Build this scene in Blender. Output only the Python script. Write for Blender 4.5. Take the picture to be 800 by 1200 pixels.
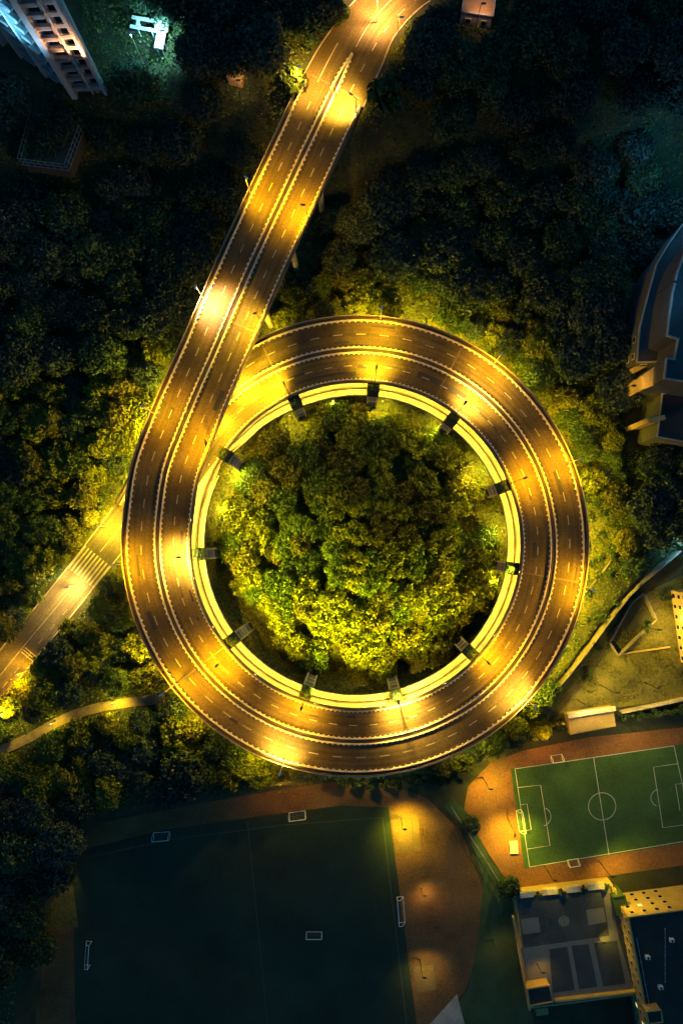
import bpy, math, random
import numpy as np
from mathutils import Vector, Matrix, Quaternion
random.seed(7); RNG = np.random.default_rng(7)
for _o in list(bpy.data.objects): bpy.data.objects.remove(_o)
S = bpy.context.scene; COL = S.collection
PI = math.pi
# ------------------------------------------------------------------ camera (drone, looking straight down)
CAMZ = 180.0; FPX = 800.0; NX, NY = 419.0, 637.0
cd = bpy.data.cameras.new('drone_camera'); cam = bpy.data.objects.new('drone_camera', cd); COL.objects.link(cam)
cam.location = (0, 0, CAMZ); cam.rotation_euler = (0, 0, 0)
cd.sensor_fit = 'VERTICAL'; cd.sensor_height = 36; cd.sensor_width = 24; cd.lens = 24
cd.shift_x = (400 - NX) / 1200; cd.shift_y = (NY - 600) / 1200
cd.clip_start = 1; cd.clip_end = 3000
S.camera = cam
# ------------------------------------------------------------------ night sky and exposure
w = bpy.data.worlds.new('World'); S.world = w; w.use_nodes = True
bg = w.node_tree.nodes['Background']; bg.inputs[0].default_value = (0.03, 0.36, 0.85, 1); bg.inputs[1].default_value = 0.060
sd = bpy.data.lights.new('moon', 'SUN'); moon = bpy.data.objects.new('moon', sd); COL.objects.link(moon)
sd.energy = 0.03; sd.angle = math.radians(8); sd.color = (.35, .75, 1); moon.rotation_euler = (math.radians(38), 0, math.radians(120))
S.view_settings.view_transform = 'Standard'; S.view_settings.look = 'None'
S.view_settings.exposure = 2.0; S.view_settings.gamma = 1.0
S.render.engine = 'CYCLES'
try:
    S.cycles.use_light_tree = True; S.cycles.max_bounces = 4; S.cycles.diffuse_bounces = 2; S.cycles.transmission_bounces = 2
    S.cycles.sample_clamp_indirect = 3.0
except Exception: pass
# ------------------------------------------------------------------ helpers
def P(px, py, z):                       # a point seen at a photo pixel, at height z
    k = (CAMZ - z) / FPX
    return ((px - NX) * k, -(py - NY) * k, z)
def PX(x, y, z):
    k = FPX / (CAMZ - z)
    return (NX + x * k, NY - y * k)
def tag(o, label=None, cat=None, group=None, kind=None):
    if label: o['label'] = label
    if cat: o['category'] = cat
    if group: o['group'] = group
    if kind: o['kind'] = kind
    return o
def empty(name, loc, rz=0):
    o = bpy.data.objects.new(name, None); COL.objects.link(o); o.location = loc; o.rotation_euler = (0, 0, rz)
    o.empty_display_size = .5
    return o
class MB:
    def __init__(s): s.v = []; s.f = []; s.uv = None
    def quad(s, a, b, c, d):
        n = len(s.v); s.v += [tuple(a), tuple(b), tuple(c), tuple(d)]; s.f.append((n, n+1, n+2, n+3)); return s
    def poly(s, pts, z0=None):
        n = len(s.v); s.v += [tuple(p) if z0 is None else (p[0], p[1], z0) for p in pts]; s.f.append(tuple(range(n, n+len(pts)))); return s
    def box(s, c, d, rz=0, tilt=None):
        hx, hy, hz = d[0]/2, d[1]/2, d[2]/2; n = len(s.v)
        ca, sa = math.cos(rz), math.sin(rz)
        for z in (-hz, hz):
            for x, y in ((-hx, -hy), (hx, -hy), (hx, hy), (-hx, hy)):
                s.v.append((c[0] + x*ca - y*sa, c[1] + x*sa + y*ca, c[2] + z))
        for q in ((3,2,1,0), (4,5,6,7), (0,1,5,4), (1,2,6,5), (2,3,7,6), (3,0,4,7)): s.f.append(tuple(n+i for i in q))
        return s
    def prism(s, pts, z0, z1, top=True, bottom=True):
        n = len(s.v); m = len(pts)
        a = sum(pts[i][0]*pts[(i+1) % m][1] - pts[(i+1) % m][0]*pts[i][1] for i in range(m))
        if a < 0: pts = list(pts)[::-1]
        s.v += [(p[0], p[1], z0) for p in pts] + [(p[0], p[1], z1) for p in pts]
        for i in range(m):
            j = (i+1) % m; s.f.append((n+i, n+j, n+m+j, n+m+i))
        if top: s.f.append(tuple(n+m+i for i in range(m)))
        if bottom: s.f.append(tuple(n+i for i in range(m))[::-1])
        return s
    def tube(s, p0, p1, r0, r1=None, k=8, cap=True):
        r1 = r0 if r1 is None else r1
        p0 = Vector(p0); p1 = Vector(p1); d = (p1-p0)
        if d.length < 1e-6: return s
        d.normalize(); u = d.orthogonal().normalized(); v = d.cross(u); n = len(s.v)
        for p, r in ((p0, r0), (p1, r1)):
            for i in range(k):
                a = 2*PI*i/k; s.v.append(tuple(p + u*math.cos(a)*r + v*math.sin(a)*r))
        for i in range(k): j = (i+1) % k; s.f.append((n+i, n+j, n+k+j, n+k+i))
        if cap: s.f.append(tuple(n+i for i in range(k))[::-1]); s.f.append(tuple(n+k+i for i in range(k)))
        return s
    def build(s, name, mat, parent=None, smooth=False, bevel=0):
        me = bpy.data.meshes.new(name); me.from_pydata(s.v, [], s.f); me.update()
        if s.uv is not None:
            uvl = me.uv_layers.new(name='UVMap'); vi = np.empty(len(me.loops), dtype=np.int32); me.loops.foreach_get('vertex_index', vi)
            uvl.data.foreach_set('uv', np.array(s.uv, dtype=np.float32)[vi].ravel())
        if smooth: me.polygons.foreach_set('use_smooth', [True]*len(me.polygons))
        o = bpy.data.objects.new(name, me); COL.objects.link(o)
        if mat: me.materials.append(mat)
        if parent: o.parent = parent
        if bevel:
            b = o.modifiers.new('bevel', 'BEVEL'); b.width = bevel; b.segments = 2
        return o
def strip_mb(pts, w, z=None, closed=False):       # flat ribbon of width w along a polyline
    m = MB(); n = len(pts); L = []; R = []
    for i in range(n):
        a = Vector(pts[(i-1) % n if closed else max(i-1, 0)][:2]); b = Vector(pts[(i+1) % n if closed else min(i+1, n-1)][:2])
        d = (b-a); d = d.normalized() if d.length > 1e-9 else Vector((1, 0)); nn = Vector((-d.y, d.x))
        p = Vector(pts[i][:2]); zz = pts[i][2] if z is None else z
        L.append((*(p+nn*w/2), zz)); R.append((*(p-nn*w/2), zz))
    for i in range(n if closed else n-1):
        j = (i+1) % n; m.quad(R[i], R[j], L[j], L[i])
    return m
# ------------------------------------------------------------------ materials
def mat_base(name):
    m = bpy.data.materials.new(name); m.use_nodes = True; nt = m.node_tree; b = nt.nodes['Principled BSDF']
    return m, nt, b
def pmat(name, col, rough=.8, var=.25, scale=1.5, bump=0., col2=None, metal=0., fine=12., detail=6):
    m, nt, b = mat_base(name); N = nt.nodes; Lk = nt.links
    tc = N.new('ShaderNodeTexCoord'); n1 = N.new('ShaderNodeTexNoise'); n1.inputs['Scale'].default_value = scale*.2; n1.inputs['Detail'].default_value = detail
    n2 = N.new('ShaderNodeTexNoise'); n2.inputs['Scale'].default_value = fine*.2; n2.inputs['Detail'].default_value = 4
    Lk.new(tc.outputs['Object'], n1.inputs['Vector']); Lk.new(tc.outputs['Object'], n2.inputs['Vector'])
    r = N.new('ShaderNodeValToRGB'); c2 = col2 or tuple(c*(1-var) for c in col)
    c1 = tuple(min(1, c*(1+var)) for c in col) if col2 is None else col
    r.color_ramp.elements[0].color = (*c2, 1); r.color_ramp.elements[1].color = (*c1, 1)
    r.color_ramp.elements[0].position = .35; r.color_ramp.elements[1].position = .65
    mx = N.new('ShaderNodeMath'); mx.operation = 'MULTIPLY_ADD'; mx.inputs[1].default_value = .45; 
    mm = N.new('ShaderNodeMath'); mm.operation = 'MULTIPLY'; mm.inputs[1].default_value = .55
    Lk.new(n1.outputs['Fac'], mm.inputs[0]); Lk.new(n2.outputs['Fac'], mx.inputs[0]); Lk.new(mm.outputs[0], mx.inputs[2])
    Lk.new(mx.outputs[0], r.inputs['Fac']); Lk.new(r.outputs['Color'], b.inputs['Base Color'])
    b.inputs['Roughness'].default_value = rough; b.inputs['Metallic'].default_value = metal
    if bump:
        bp = N.new('ShaderNodeBump'); bp.inputs['Strength'].default_value = bump; bp.inputs['Distance'].default_value = .1
        Lk.new(n2.outputs['Fac'], bp.inputs['Height']); Lk.new(bp.outputs[0], b.inputs['Normal'])
    return m
def ground_mat(name):
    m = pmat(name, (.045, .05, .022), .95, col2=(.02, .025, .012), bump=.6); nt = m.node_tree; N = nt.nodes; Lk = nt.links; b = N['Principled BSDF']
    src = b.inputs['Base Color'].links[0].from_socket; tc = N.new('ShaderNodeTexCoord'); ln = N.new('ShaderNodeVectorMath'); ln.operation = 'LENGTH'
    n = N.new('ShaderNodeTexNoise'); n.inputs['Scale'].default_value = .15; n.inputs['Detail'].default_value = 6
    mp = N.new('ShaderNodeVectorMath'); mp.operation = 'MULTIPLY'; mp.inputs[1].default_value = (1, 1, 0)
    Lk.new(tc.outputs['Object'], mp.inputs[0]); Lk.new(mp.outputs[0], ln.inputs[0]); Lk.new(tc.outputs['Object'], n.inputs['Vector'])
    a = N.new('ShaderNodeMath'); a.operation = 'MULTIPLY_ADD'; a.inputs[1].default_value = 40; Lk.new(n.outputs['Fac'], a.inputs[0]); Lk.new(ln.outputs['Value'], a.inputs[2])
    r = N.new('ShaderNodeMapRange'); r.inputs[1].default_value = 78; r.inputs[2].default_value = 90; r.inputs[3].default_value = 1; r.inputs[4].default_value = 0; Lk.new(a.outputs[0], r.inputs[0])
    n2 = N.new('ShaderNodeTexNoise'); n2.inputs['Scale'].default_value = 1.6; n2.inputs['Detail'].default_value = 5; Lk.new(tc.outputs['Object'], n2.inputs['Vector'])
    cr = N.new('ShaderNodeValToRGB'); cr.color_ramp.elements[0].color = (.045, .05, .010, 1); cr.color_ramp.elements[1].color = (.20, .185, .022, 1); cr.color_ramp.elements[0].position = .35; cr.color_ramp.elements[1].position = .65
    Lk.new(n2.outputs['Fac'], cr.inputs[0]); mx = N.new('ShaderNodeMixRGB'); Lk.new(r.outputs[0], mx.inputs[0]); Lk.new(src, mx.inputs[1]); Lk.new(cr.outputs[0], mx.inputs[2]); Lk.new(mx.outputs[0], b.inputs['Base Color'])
    return m
def asphalt_mat(name, base, rough=.62, patches=True):
    m, nt, b = mat_base(name); N = nt.nodes; Lk = nt.links
    uv = N.new('ShaderNodeUVMap'); uv.uv_map = 'UVMap'
    mp = N.new('ShaderNodeMapping'); mp.inputs['Scale'].default_value = (.035, 1.4, 1)
    st = N.new('ShaderNodeTexNoise'); st.inputs['Scale'].default_value = 1; st.inputs['Detail'].default_value = 5
    Lk.new(uv.outputs[0], mp.inputs[0]); Lk.new(mp.outputs[0], st.inputs['Vector'])
    tc = N.new('ShaderNodeTexCoord')
    bl = N.new('ShaderNodeTexNoise'); bl.inputs['Scale'].default_value = .12; bl.inputs['Detail'].default_value = 5
    fi = N.new('ShaderNodeTexNoise'); fi.inputs['Scale'].default_value = 2.5; fi.inputs['Detail'].default_value = 3
    Lk.new(tc.outputs['Object'], bl.inputs[0]); Lk.new(tc.outputs['Object'], fi.inputs[0])
    r1 = N.new('ShaderNodeMapRange'); r1.inputs[1].default_value = .3; r1.inputs[2].default_value = .7; r1.inputs[3].default_value = .74; r1.inputs[4].default_value = 1.28
    r2 = N.new('ShaderNodeMapRange'); r2.inputs[1].default_value = .3; r2.inputs[2].default_value = .7; r2.inputs[3].default_value = .62; r2.inputs[4].default_value = 1.38
    r3 = N.new('ShaderNodeMapRange'); r3.inputs[1].default_value = .3; r3.inputs[2].default_value = .7; r3.inputs[3].default_value = .75; r3.inputs[4].default_value = 1.25
    Lk.new(st.outputs['Fac'], r1.inputs[0]); Lk.new(bl.outputs['Fac'], r2.inputs[0]); Lk.new(fi.outputs['Fac'], r3.inputs[0])
    a = N.new('ShaderNodeMath'); a.operation = 'MULTIPLY'; c = N.new('ShaderNodeMath'); c.operation = 'MULTIPLY'
    Lk.new(r1.outputs[0], a.inputs[0]); Lk.new(r2.outputs[0], a.inputs[1]); Lk.new(a.outputs[0], c.inputs[0]); Lk.new(r3.outputs[0], c.inputs[1])
    vm = N.new('ShaderNodeVectorMath'); vm.operation = 'SCALE'; vm.inputs[0].default_value = base; Lk.new(c.outputs[0], vm.inputs['Scale'])
    Lk.new(vm.outputs[0], b.inputs['Base Color']); b.inputs['Roughness'].default_value = rough; b.inputs['Specular IOR Level'].default_value = .2
    return m
def leaf_mat(name, ca, cb, trans=.25):
    m, nt, b = mat_base(name); N = nt.nodes; Lk = nt.links
    at = N.new('ShaderNodeAttribute'); at.attribute_name = 'var'; oi = N.new('ShaderNodeObjectInfo')
    ad = N.new('ShaderNodeMath'); ad.operation = 'MULTIPLY_ADD'; ad.inputs[1].default_value = .45
    ml = N.new('ShaderNodeMath'); ml.operation = 'MULTIPLY'; ml.inputs[1].default_value = .55
    Lk.new(at.outputs['Fac'], ml.inputs[0]); Lk.new(oi.outputs['Random'], ad.inputs[0]); Lk.new(ml.outputs[0], ad.inputs[2])
    r = N.new('ShaderNodeValToRGB'); r.color_ramp.elements[0].color = (*ca, 1); r.color_ramp.elements[1].color = (*cb, 1)
    r.color_ramp.elements[0].position = .1; r.color_ramp.elements[1].position = .95
    Lk.new(ad.outputs[0], r.inputs[0]); Lk.new(r.outputs[0], b.inputs['Base Color']); b.inputs['Roughness'].default_value = .55
    t = N.new('ShaderNodeBsdfTranslucent'); Lk.new(r.outputs[0], t.inputs[0]); mx = N.new('ShaderNodeMixShader'); mx.inputs[0].default_value = trans
    Lk.new(b.outputs[0], mx.inputs[1]); Lk.new(t.outputs[0], mx.inputs[2]); Lk.new(mx.outputs[0], N['Material Output'].inputs[0])
    return m
def emit_mat(name, col, s):
    m, nt, b = mat_base(name); b.inputs['Base Color'].default_value = (*[c*.5 for c in col], 1)
    b.inputs['Emission Color'].default_value = (*col, 1); b.inputs['Emission Strength'].default_value = s; return m
M = dict(
    asphalt=asphalt_mat('worn_asphalt', (.078, .059, .022)), asphalt_old=asphalt_mat('old_asphalt', (.085, .075, .06)),
    patch=pmat('fresh_asphalt', (.018, .017, .016), .7), deck=pmat('deck_concrete', (.22, .2, .17), .85),
    shoulder=pmat('pale_pavement', (.40, .37, .29), .8, .4, 2.5), barrier=pmat('white_painted_concrete', (.56, .52, .42), .7, .2, 3),
    parapet=pmat('brown_parapet', (.10, .075, .05), .8), parapet2=pmat('pale_rail', (.45, .42, .35), .7), median=pmat('median_soil', (.04, .03, .02), .9),
    pier=pmat('pier_concrete', (.42, .38, .28), .85, .35, 2), paint=pmat('road_paint', (.30, .28, .2), .7, .3, 4), steel=pmat('galvanised_steel', (.35, .35, .35), .45, .1, metal=.6),
    darksteel=pmat('dark_lamp_head', (.03, .03, .03), .5), paleh=pmat('pale_lamp_head', (.7, .68, .6), .5),
    bark=pmat('bark', (.09, .07, .045), .9), soil=pmat('forest_floor', (.045, .05, .022), .95, col2=(.02, .025, .012), bump=.6),
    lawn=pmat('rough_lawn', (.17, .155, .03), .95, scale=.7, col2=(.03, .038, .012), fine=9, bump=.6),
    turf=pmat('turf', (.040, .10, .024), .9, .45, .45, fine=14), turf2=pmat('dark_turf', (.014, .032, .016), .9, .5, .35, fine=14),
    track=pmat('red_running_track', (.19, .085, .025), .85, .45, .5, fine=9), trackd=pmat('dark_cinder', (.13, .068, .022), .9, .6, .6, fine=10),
    concrete=pmat('concrete', (.32, .3, .27), .85, .25, 1.5), pathm=pmat('dirt_path', (.22, .17, .09), .95, .25, 3),
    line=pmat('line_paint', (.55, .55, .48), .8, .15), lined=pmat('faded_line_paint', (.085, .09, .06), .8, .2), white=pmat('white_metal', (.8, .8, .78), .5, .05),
    wall=pmat('stucco', (.44, .32, .11), .85, .2, 1.5), roofd=pmat('dark_roofing', (.026, .028, .024), .9, .5, .8), roofb=pmat('grey_roofing', (.04, .045, .045), .85, .3, 1),
    glass=pmat('dark_window_glass', (.015, .018, .02), .15, .1), court=pmat('court_blue', (.045, .055, .052), .85, .4, 1), courtp=pmat('court_pale', (.17, .17, .14), .85, .15, 2),
    tower=pmat('tower_render', (.45, .45, .45), .8, .15, 1), roofl=pmat('tan_roof', (.35, .22, .1), .8),
    grassdk=pmat('verge_grass', (.035, .075, .03), .95, .3, 1.2), net=pmat('goal_net', (.3, .3, .28), .9),
    lens=emit_mat('lamp_lens', (1, .6, .15), 2), bluelens=emit_mat('blue_lamp_lens', (.4, .85, 1), 10),
    winlit=emit_mat('lit_window', (1, .75, .3), .25),
    leafe=leaf_mat('leaf_blue_green', (.012, .03, .022), (.055, .10, .075)), pad=pmat('worn_rubber_pad', (.15, .10, .035), .9, .35, 1), moss=pmat('mossy_concrete', (.03, .042, .018), .95, .4, 4), darkwall=pmat('dark_render', (.07, .08, .085), .85, .2, 1.5),
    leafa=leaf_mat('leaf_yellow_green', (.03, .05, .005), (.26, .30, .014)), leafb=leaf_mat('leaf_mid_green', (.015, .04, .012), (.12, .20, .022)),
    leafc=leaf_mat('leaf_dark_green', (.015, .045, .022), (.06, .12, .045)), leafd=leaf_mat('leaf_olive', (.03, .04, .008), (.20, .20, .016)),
)
# ------------------------------------------------------------------ path of the spiral road
RC, WL, WR, PITCH = 46.8, 8.2, 7.8, 7.0
def zdeck(phi): return 20 + phi/360*PITCH
ctrl = []
for (px, py), z, wl, wr in zip([(-110, 925), (-60, 865), (-20, 818), (30, 756), (70, 708), (108, 660), (150, 607), (190, 556)],
                               [0, 0, .1, .4, .8, 1.3, 2.2, 3.4], [4.2]*6+[4.6, 6.0], [4.2]*6+[4.6, 6.0]):
    ctrl.append((*P(px, py, z), wl, wr))
NG = len(ctrl)
for k in range(68):
    phi = -678 + k*10
    if phi > -2: break
    th = math.radians(180 - phi)
    t = min(1, k/3)
    ctrl.append((RC*math.cos(th), RC*math.sin(th), zdeck(phi), 6.8+(WL-6.8)*t, 6.8+(WR-6.8)*t))
ctrl.append((-RC, 0, 20, WL, WR))
for (px, py), z, wv in [((187, 600), 20.3, 8.0), ((195, 550), 20.7, 7.95), ((214, 500), 21, 7.9), ((230, 461), 21.3, 7.8), ((248, 420), 21.6, 7.7), ((274, 360), 21.8, 7.7), ((300, 300), 22, 7.7), ((345, 203), 22, 7.7),
                        ((388, 112), 22, 7.7), ((412, 65), 22, 7.2), ((440, 20), 22, 6.0), ((490, -25), 22, 5.6), ((570, -60), 22, 5.6), ((680, -80), 22, 5.6)]:
    ctrl.append((*P(px, py, z), wv, wv))
C = np.array(ctrl)
def catmull(C, n=24):
    out = []
    for i in range(len(C)-1):
        p0 = C[max(i-1, 0)]; p1 = C[i]; p2 = C[i+1]; p3 = C[min(i+2, len(C)-1)]
        for t in np.linspace(0, 1, n, endpoint=False):
            out.append(.5*((2*p1)+(-p0+p2)*t+(2*p0-5*p1+4*p2-p3)*t*t+(-p0+3*p1-3*p2+p3)*t**3))
    out.append(C[-1]); return np.array(out)
D = catmull(C); seg = np.hypot(*(np.diff(D[:, :2], axis=0).T)); cum = np.concatenate([[0], np.cumsum(seg)])
LEN = cum[-1]; STEP = .6; SS = np.arange(0, LEN, STEP); PATH = np.stack([np.interp(SS, cum, D[:, i]) for i in range(5)], 1)
TAN = np.gradient(PATH[:, :2], axis=0); TAN /= np.linalg.norm(TAN, axis=1)[:, None]; NRM = np.stack([-TAN[:, 1], TAN[:, 0]], 1)
CIRC0 = cum[np.argmin(np.abs(np.arange(len(D)) - NG*24))]
def idx_near(x, y, z, lo=0, hi=None):
    d = (PATH[:, 0]-x)**2+(PATH[:, 1]-y)**2+((PATH[:, 2]-z)*3)**2; return int(np.argmin(d))
I_START = idx_near(*P(150, 607, 2.2)); I_END = idx_near(*P(389, 110, 22)); I_MEDEND = idx_near(*P(409, 62, 22)); N_ALL = len(PATH)
I_L1 = idx_near(-RC, 0, 13); I_L2 = idx_near(-RC, 0, 20)
def pt(i, off, dz=0):
    i = max(0, min(N_ALL-1, i)); return (PATH[i, 0]+NRM[i, 0]*off, PATH[i, 1]+NRM[i, 1]*off, PATH[i, 2]+dz)
def pts_s(s, off, dz=0):
    x = np.interp(s, SS, PATH[:, 0]); y = np.interp(s, SS, PATH[:, 1]); z = np.interp(s, SS, PATH[:, 2])
    nx = np.interp(s, SS, NRM[:, 0]); ny = np.interp(s, SS, NRM[:, 1]); return (x+nx*off, y+ny*off, z+dz)
def sweep(i0, i1, prof, closed=True, step=2):
    """prof(i) -> list of (lateral, dz)"""
    m = MB(); m.uv = []; rows = []
    ids = list(range(i0, i1, step)) + [i1]
    for i in ids:
        pr = prof(i); row = []
        for (o, dz) in pr:
            row.append(len(m.v)); m.v.append(pt(i, o, dz)); m.uv.append((SS[i], o))
        rows.append(row)
    k = len(rows[0])
    for a, b in zip(rows[:-1], rows[1:]):
        for j in range(k if closed else k-1):
            q = (j+1) % k; m.f.append((a[j], b[j], b[q], a[q]))
    if closed:
        m.f.append(tuple(rows[0])); m.f.append(tuple(rows[-1])[::-1])
    return m
def W(i): return PATH[i, 3], PATH[i, 4]
# ------------------------------------------------------------------ terrain
def poly_dist(x, y, pts):
    best = np.full(x.shape, 1e9); bi = np.zeros(x.shape)
    for k in range(len(pts)-1):
        ax, ay = pts[k][:2]; bx, by = pts[k+1][:2]; dx, dy = bx-ax, by-ay; L = dx*dx+dy*dy+1e-9
        t = np.clip(((x-ax)*dx+(y-ay)*dy)/L, 0, 1); d = np.hypot(x-ax-t*dx, y-ay-t*dy)
        u = d < best; best = np.where(u, d, best); bi = np.where(u, k+t, bi)
    return best, bi
def sm(t): t = np.clip(t, 0, 1); return t*t*(3-2*t)
DROP = [P(px, py, -2)[:2] for px, py in [(1500, 560), (860, 620), (790, 645), (745, 682), (715, 716), (690, 750), (663, 785), (640, 812), (610, 850), (560, 893), (500, 908), (440, 912), (380, 912), (300, 926), (200, 945), (110, 962), (70, 1000), (45, 1080), (20, 1260), (-100, 1700)]]
dropx = DROP + [(-200, -900), (900, -900)]
def inside(x, y, poly):
    c = np.zeros(x.shape, bool); n = len(poly)
    for i in range(n):
        x0, y0 = poly[i][:2]; x1, y1 = poly[(i+1) % n][:2]
        if y0 == y1: continue
        cond = ((y0 > y) != (y1 > y)) & (x < (x1-x0)*(y-y0)/(y1-y0)+x0); c ^= cond
    return c
GR = PATH[:I_START+30:6]; TR = PATH[I_END-4:N_ALL:6]
def height(x, y):
    x = np.asarray(x, float); y = np.asarray(y, float)
    h = .6*np.sin(x*.06+1)*np.cos(y*.05)+.4*np.sin(x*.13+y*.11)
    h = h + 22*sm((y-84)/26)
    d, _ = poly_dist(x, y, DROP); ins = inside(x, y, dropx); sd_ = np.where(ins, d, -d)
    t = sm((sd_+.6)/1.2); h = h*(1-t)+(-6)*t
    r = np.hypot(x, y); zi = -4.5+5.5*(y*.9-x*.15)/37+.5*np.sin(x*.3)*np.cos(y*.25)
    ti = sm((40-r)/6); h = h*(1-ti)+zi*ti
    for T in (GR, TR):
        d, b = poly_dist(x, y, T[:, :2]); z = np.interp(b, np.arange(len(T)), T[:, 2])-.12; hw = float(T[0, 3])+.8
        if T is TR: hw = 7.6
        t = 1-sm((d-hw)/7); 
        h = h*(1-t)+z*t
    return h
gx = np.unique(np.concatenate([np.arange(-110, 110, 1.4), np.linspace(-900, -110, 24), np.linspace(110, 900, 24)]))
gy = np.unique(np.concatenate([np.arange(-135, 150, 1.4), np.linspace(-900, -135, 24), np.linspace(150, 900, 24)]))
X, Y = np.meshgrid(gx, gy); Z = height(X, Y)
m = MB(); nx_, ny_ = len(gx), len(gy); m.v = list(zip(X.ravel().tolist(), Y.ravel().tolist(), Z.ravel().tolist()))
m.f = [(j*nx_+i, j*nx_+i+1, (j+1)*nx_+i+1, (j+1)*nx_+i) for j in range(ny_-1) for i in range(nx_-1)]
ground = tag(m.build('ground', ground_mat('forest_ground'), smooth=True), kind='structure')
# ------------------------------------------------------------------ roads at ground level
def road_prof(i): a, b = W(i); return [(-b, .0), (a, .0)]
rd = sweep(0, I_START, road_prof, closed=False); tag(rd.build('road', M['asphalt_old']), kind='structure')
rd = sweep(I_END, N_ALL-1, road_prof, closed=False); tag(rd.build('road', M['asphalt']), kind='structure')
for (a, b) in ((0, I_START-1), (I_END+1, N_ALL-1)):
    for s in (1, -1):
        k = sweep(a, b, lambda i: [(s*W(i)[0], -.3), (s*(W(i)[0]+.25), -.3), (s*(W(i)[0]+.25), .12), (s*W(i)[0], .12)][::s])
        tag(k.build('kerb', M['concrete']), kind='structure')
def dash(m, s0, s1, off, wd, dz):
    n = max(1, int((s1-s0)/1.0)); prev = None
    for k in range(n+1):
        s = s0+(s1-s0)*k/n; a = pts_s(s, off-wd/2, dz); b = pts_s(s, off+wd/2, dz)
        if prev: m.quad(prev[0], a, b, prev[1])
        prev = (a, b)
mk = MB()
S_START, S_END = SS[I_START], SS[I_END]
sz = SS[idx_near(*P(106, 668, 1.3))]      # zebra crossing on the lower road
for k in range(9): dash(mk, sz-3.6, sz+3.9, -4.1+k*1.02, .42, .012)
dash(mk, 0, sz-9, .15, .14, .012); dash(mk, sz+5, S_START-1, .15, .14, .012)
s = 2
while s < sz-10: dash(mk, s, s+2, -2.4, .14, .012); s += 5
sb = SS[idx_near(*P(30, 770, .4))]
for k in range(3):
    for o in (0.3,): 
        a = sb+k*.75
        mk.quad(pts_s(a, -4.2, .012), pts_s(a, -.3, .012), pts_s(a+.22, -.3, .012), pts_s(a+.22, -4.2, .012))
tag(mk.build('road_marking', M['paint']), kind='structure')
mk = MB(); s = S_END+2
while s < LEN-8:
    dash(mk, s, s+2.2, -3.6, .2, .012); s += 5.6
dash(mk, SS[I_END]-6+7, SS[I_END]+11, 4.2, .28, .012); dash(mk, SS[I_MEDEND]+2, LEN-5, .1, .16, .012)
tag(mk.build('road_marking', M['paint']), kind='structure')
# ------------------------------------------------------------------ the spiral bridge
B = empty('spiral_bridge', (0, 0, 0))
tag(B, 'four lane elevated road spiralling round the wooded centre, then running straight to the top', 'bridge')
T = 1.0
dk = sweep(I_START, I_END, lambda i: [(-W(i)[1], -.15), (-W(i)[1], -.55), (-W(i)[1]+1.6, -T), (W(i)[0]-1.6, -T), (W(i)[0], -.55), (W(i)[0], -.15)][::-1])
dk.build('deck', M['deck'], B)
sf = sweep(I_START, I_END, lambda i: [(-W(i)[1]+.02, .0), (W(i)[0]-.02, .0)], closed=False)
I_F0 = I_START+34; I_F1 = I_L1+56
def tap(i, lo, hi, n=26): return float(sm(min((i-lo)/n, (hi-i)/n)))
fw = sweep(I_F0, I_F1, lambda i: [(-W(i)[1]+3.0*tap(i, I_F0, I_F1, 40), .004), (-W(i)[1]-1.55*tap(i, I_F0, I_F1, 40), .004), (-W(i)[1]-1.55*tap(i, I_F0, I_F1, 40), -.6), (-W(i)[1]+.3, -.75)][::-1], closed=False, step=1)
fw.build('inner_footway', M['shoulder'], B)
def barrier(i0, i1, offf, side, name='barrier', parent=B, teeth=True):
    m = sweep(i0, i1, lambda i: [(offf(i)-.13, .006), (offf(i)-.08, .7), (offf(i)+.08, .7), (offf(i)+.13, .006)][::-1], step=2); m.uv = None
    if teeth:
        s = SS[i0]+.4
        while s < SS[i1]-.5:
            i = int(s/STEP); o = offf(i)
            a = pts_s(s-.36, o+side*.1, .0); b = pts_s(s+.36, o+side*.1, .0); c = pts_s(s, o+side*.46, .0); n = len(m.v)
            m.v += [a, b, c, (a[0], a[1], a[2]+.62), (b[0], b[1], b[2]+.62), (c[0], c[1], c[2]+.45)]
            m.f += [(n+3, n+4, n+5), (n, n+1, n+4, n+3), (n+1, n+2, n+5, n+4), (n+2, n, n+3, n+5)]
            s += 1.25
    return m.build(name, M['barrier'], parent)
barrier(I_START+2, I_END, lambda i: W(i)[0]-1.05, -1)
barrier(I_START+2, I_END, lambda i: -W(i)[1]+.62, 1)
for sg in (1, -1): barrier(I_START+20, I_END, lambda i: sg*.62, sg)
for sg in (1, -1):
    pr = sweep(I_START+2, I_END, lambda i: [(sg*(W(i)[0 if sg > 0 else 1])-sg*.14-.09, .004), (sg*(W(i)[0 if sg > 0 else 1])-sg*.14-.09, .95), (sg*(W(i)[0 if sg > 0 else 1])-sg*.14+.09, .95), (sg*(W(i)[0 if sg > 0 else 1])-sg*.14+.09, .004)][::-1])
    pr.build('parapet', M['parapet'], B)
oc = sweep(I_START+2, I_END, lambda i: [(W(i)[0]-.02, .2), (W(i)[0]-.02, .42), (W(i)[0]+.28, .42), (W(i)[0]+.28, .2)][::-1]); oc.build('cornice', M['parapet2'], B)
iw = sweep(I_F0+20, I_F1-20, lambda i: [(-W(i)[1]-1.53, .0), (-W(i)[1]-1.53, .45), (-W(i)[1]-1.28, .45), (-W(i)[1]-1.28, .0)][::-1]); iw.build('footway_kerb', M['barrier'], B)
md = sweep(I_START+20, I_END, lambda i: [(-.45, .008), (-.4, .3), (.4, .3), (.45, .008)][::-1]); md.build('median_planter', M['median'], B)
mk = MB(); s = S_START+4; k = 0
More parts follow.
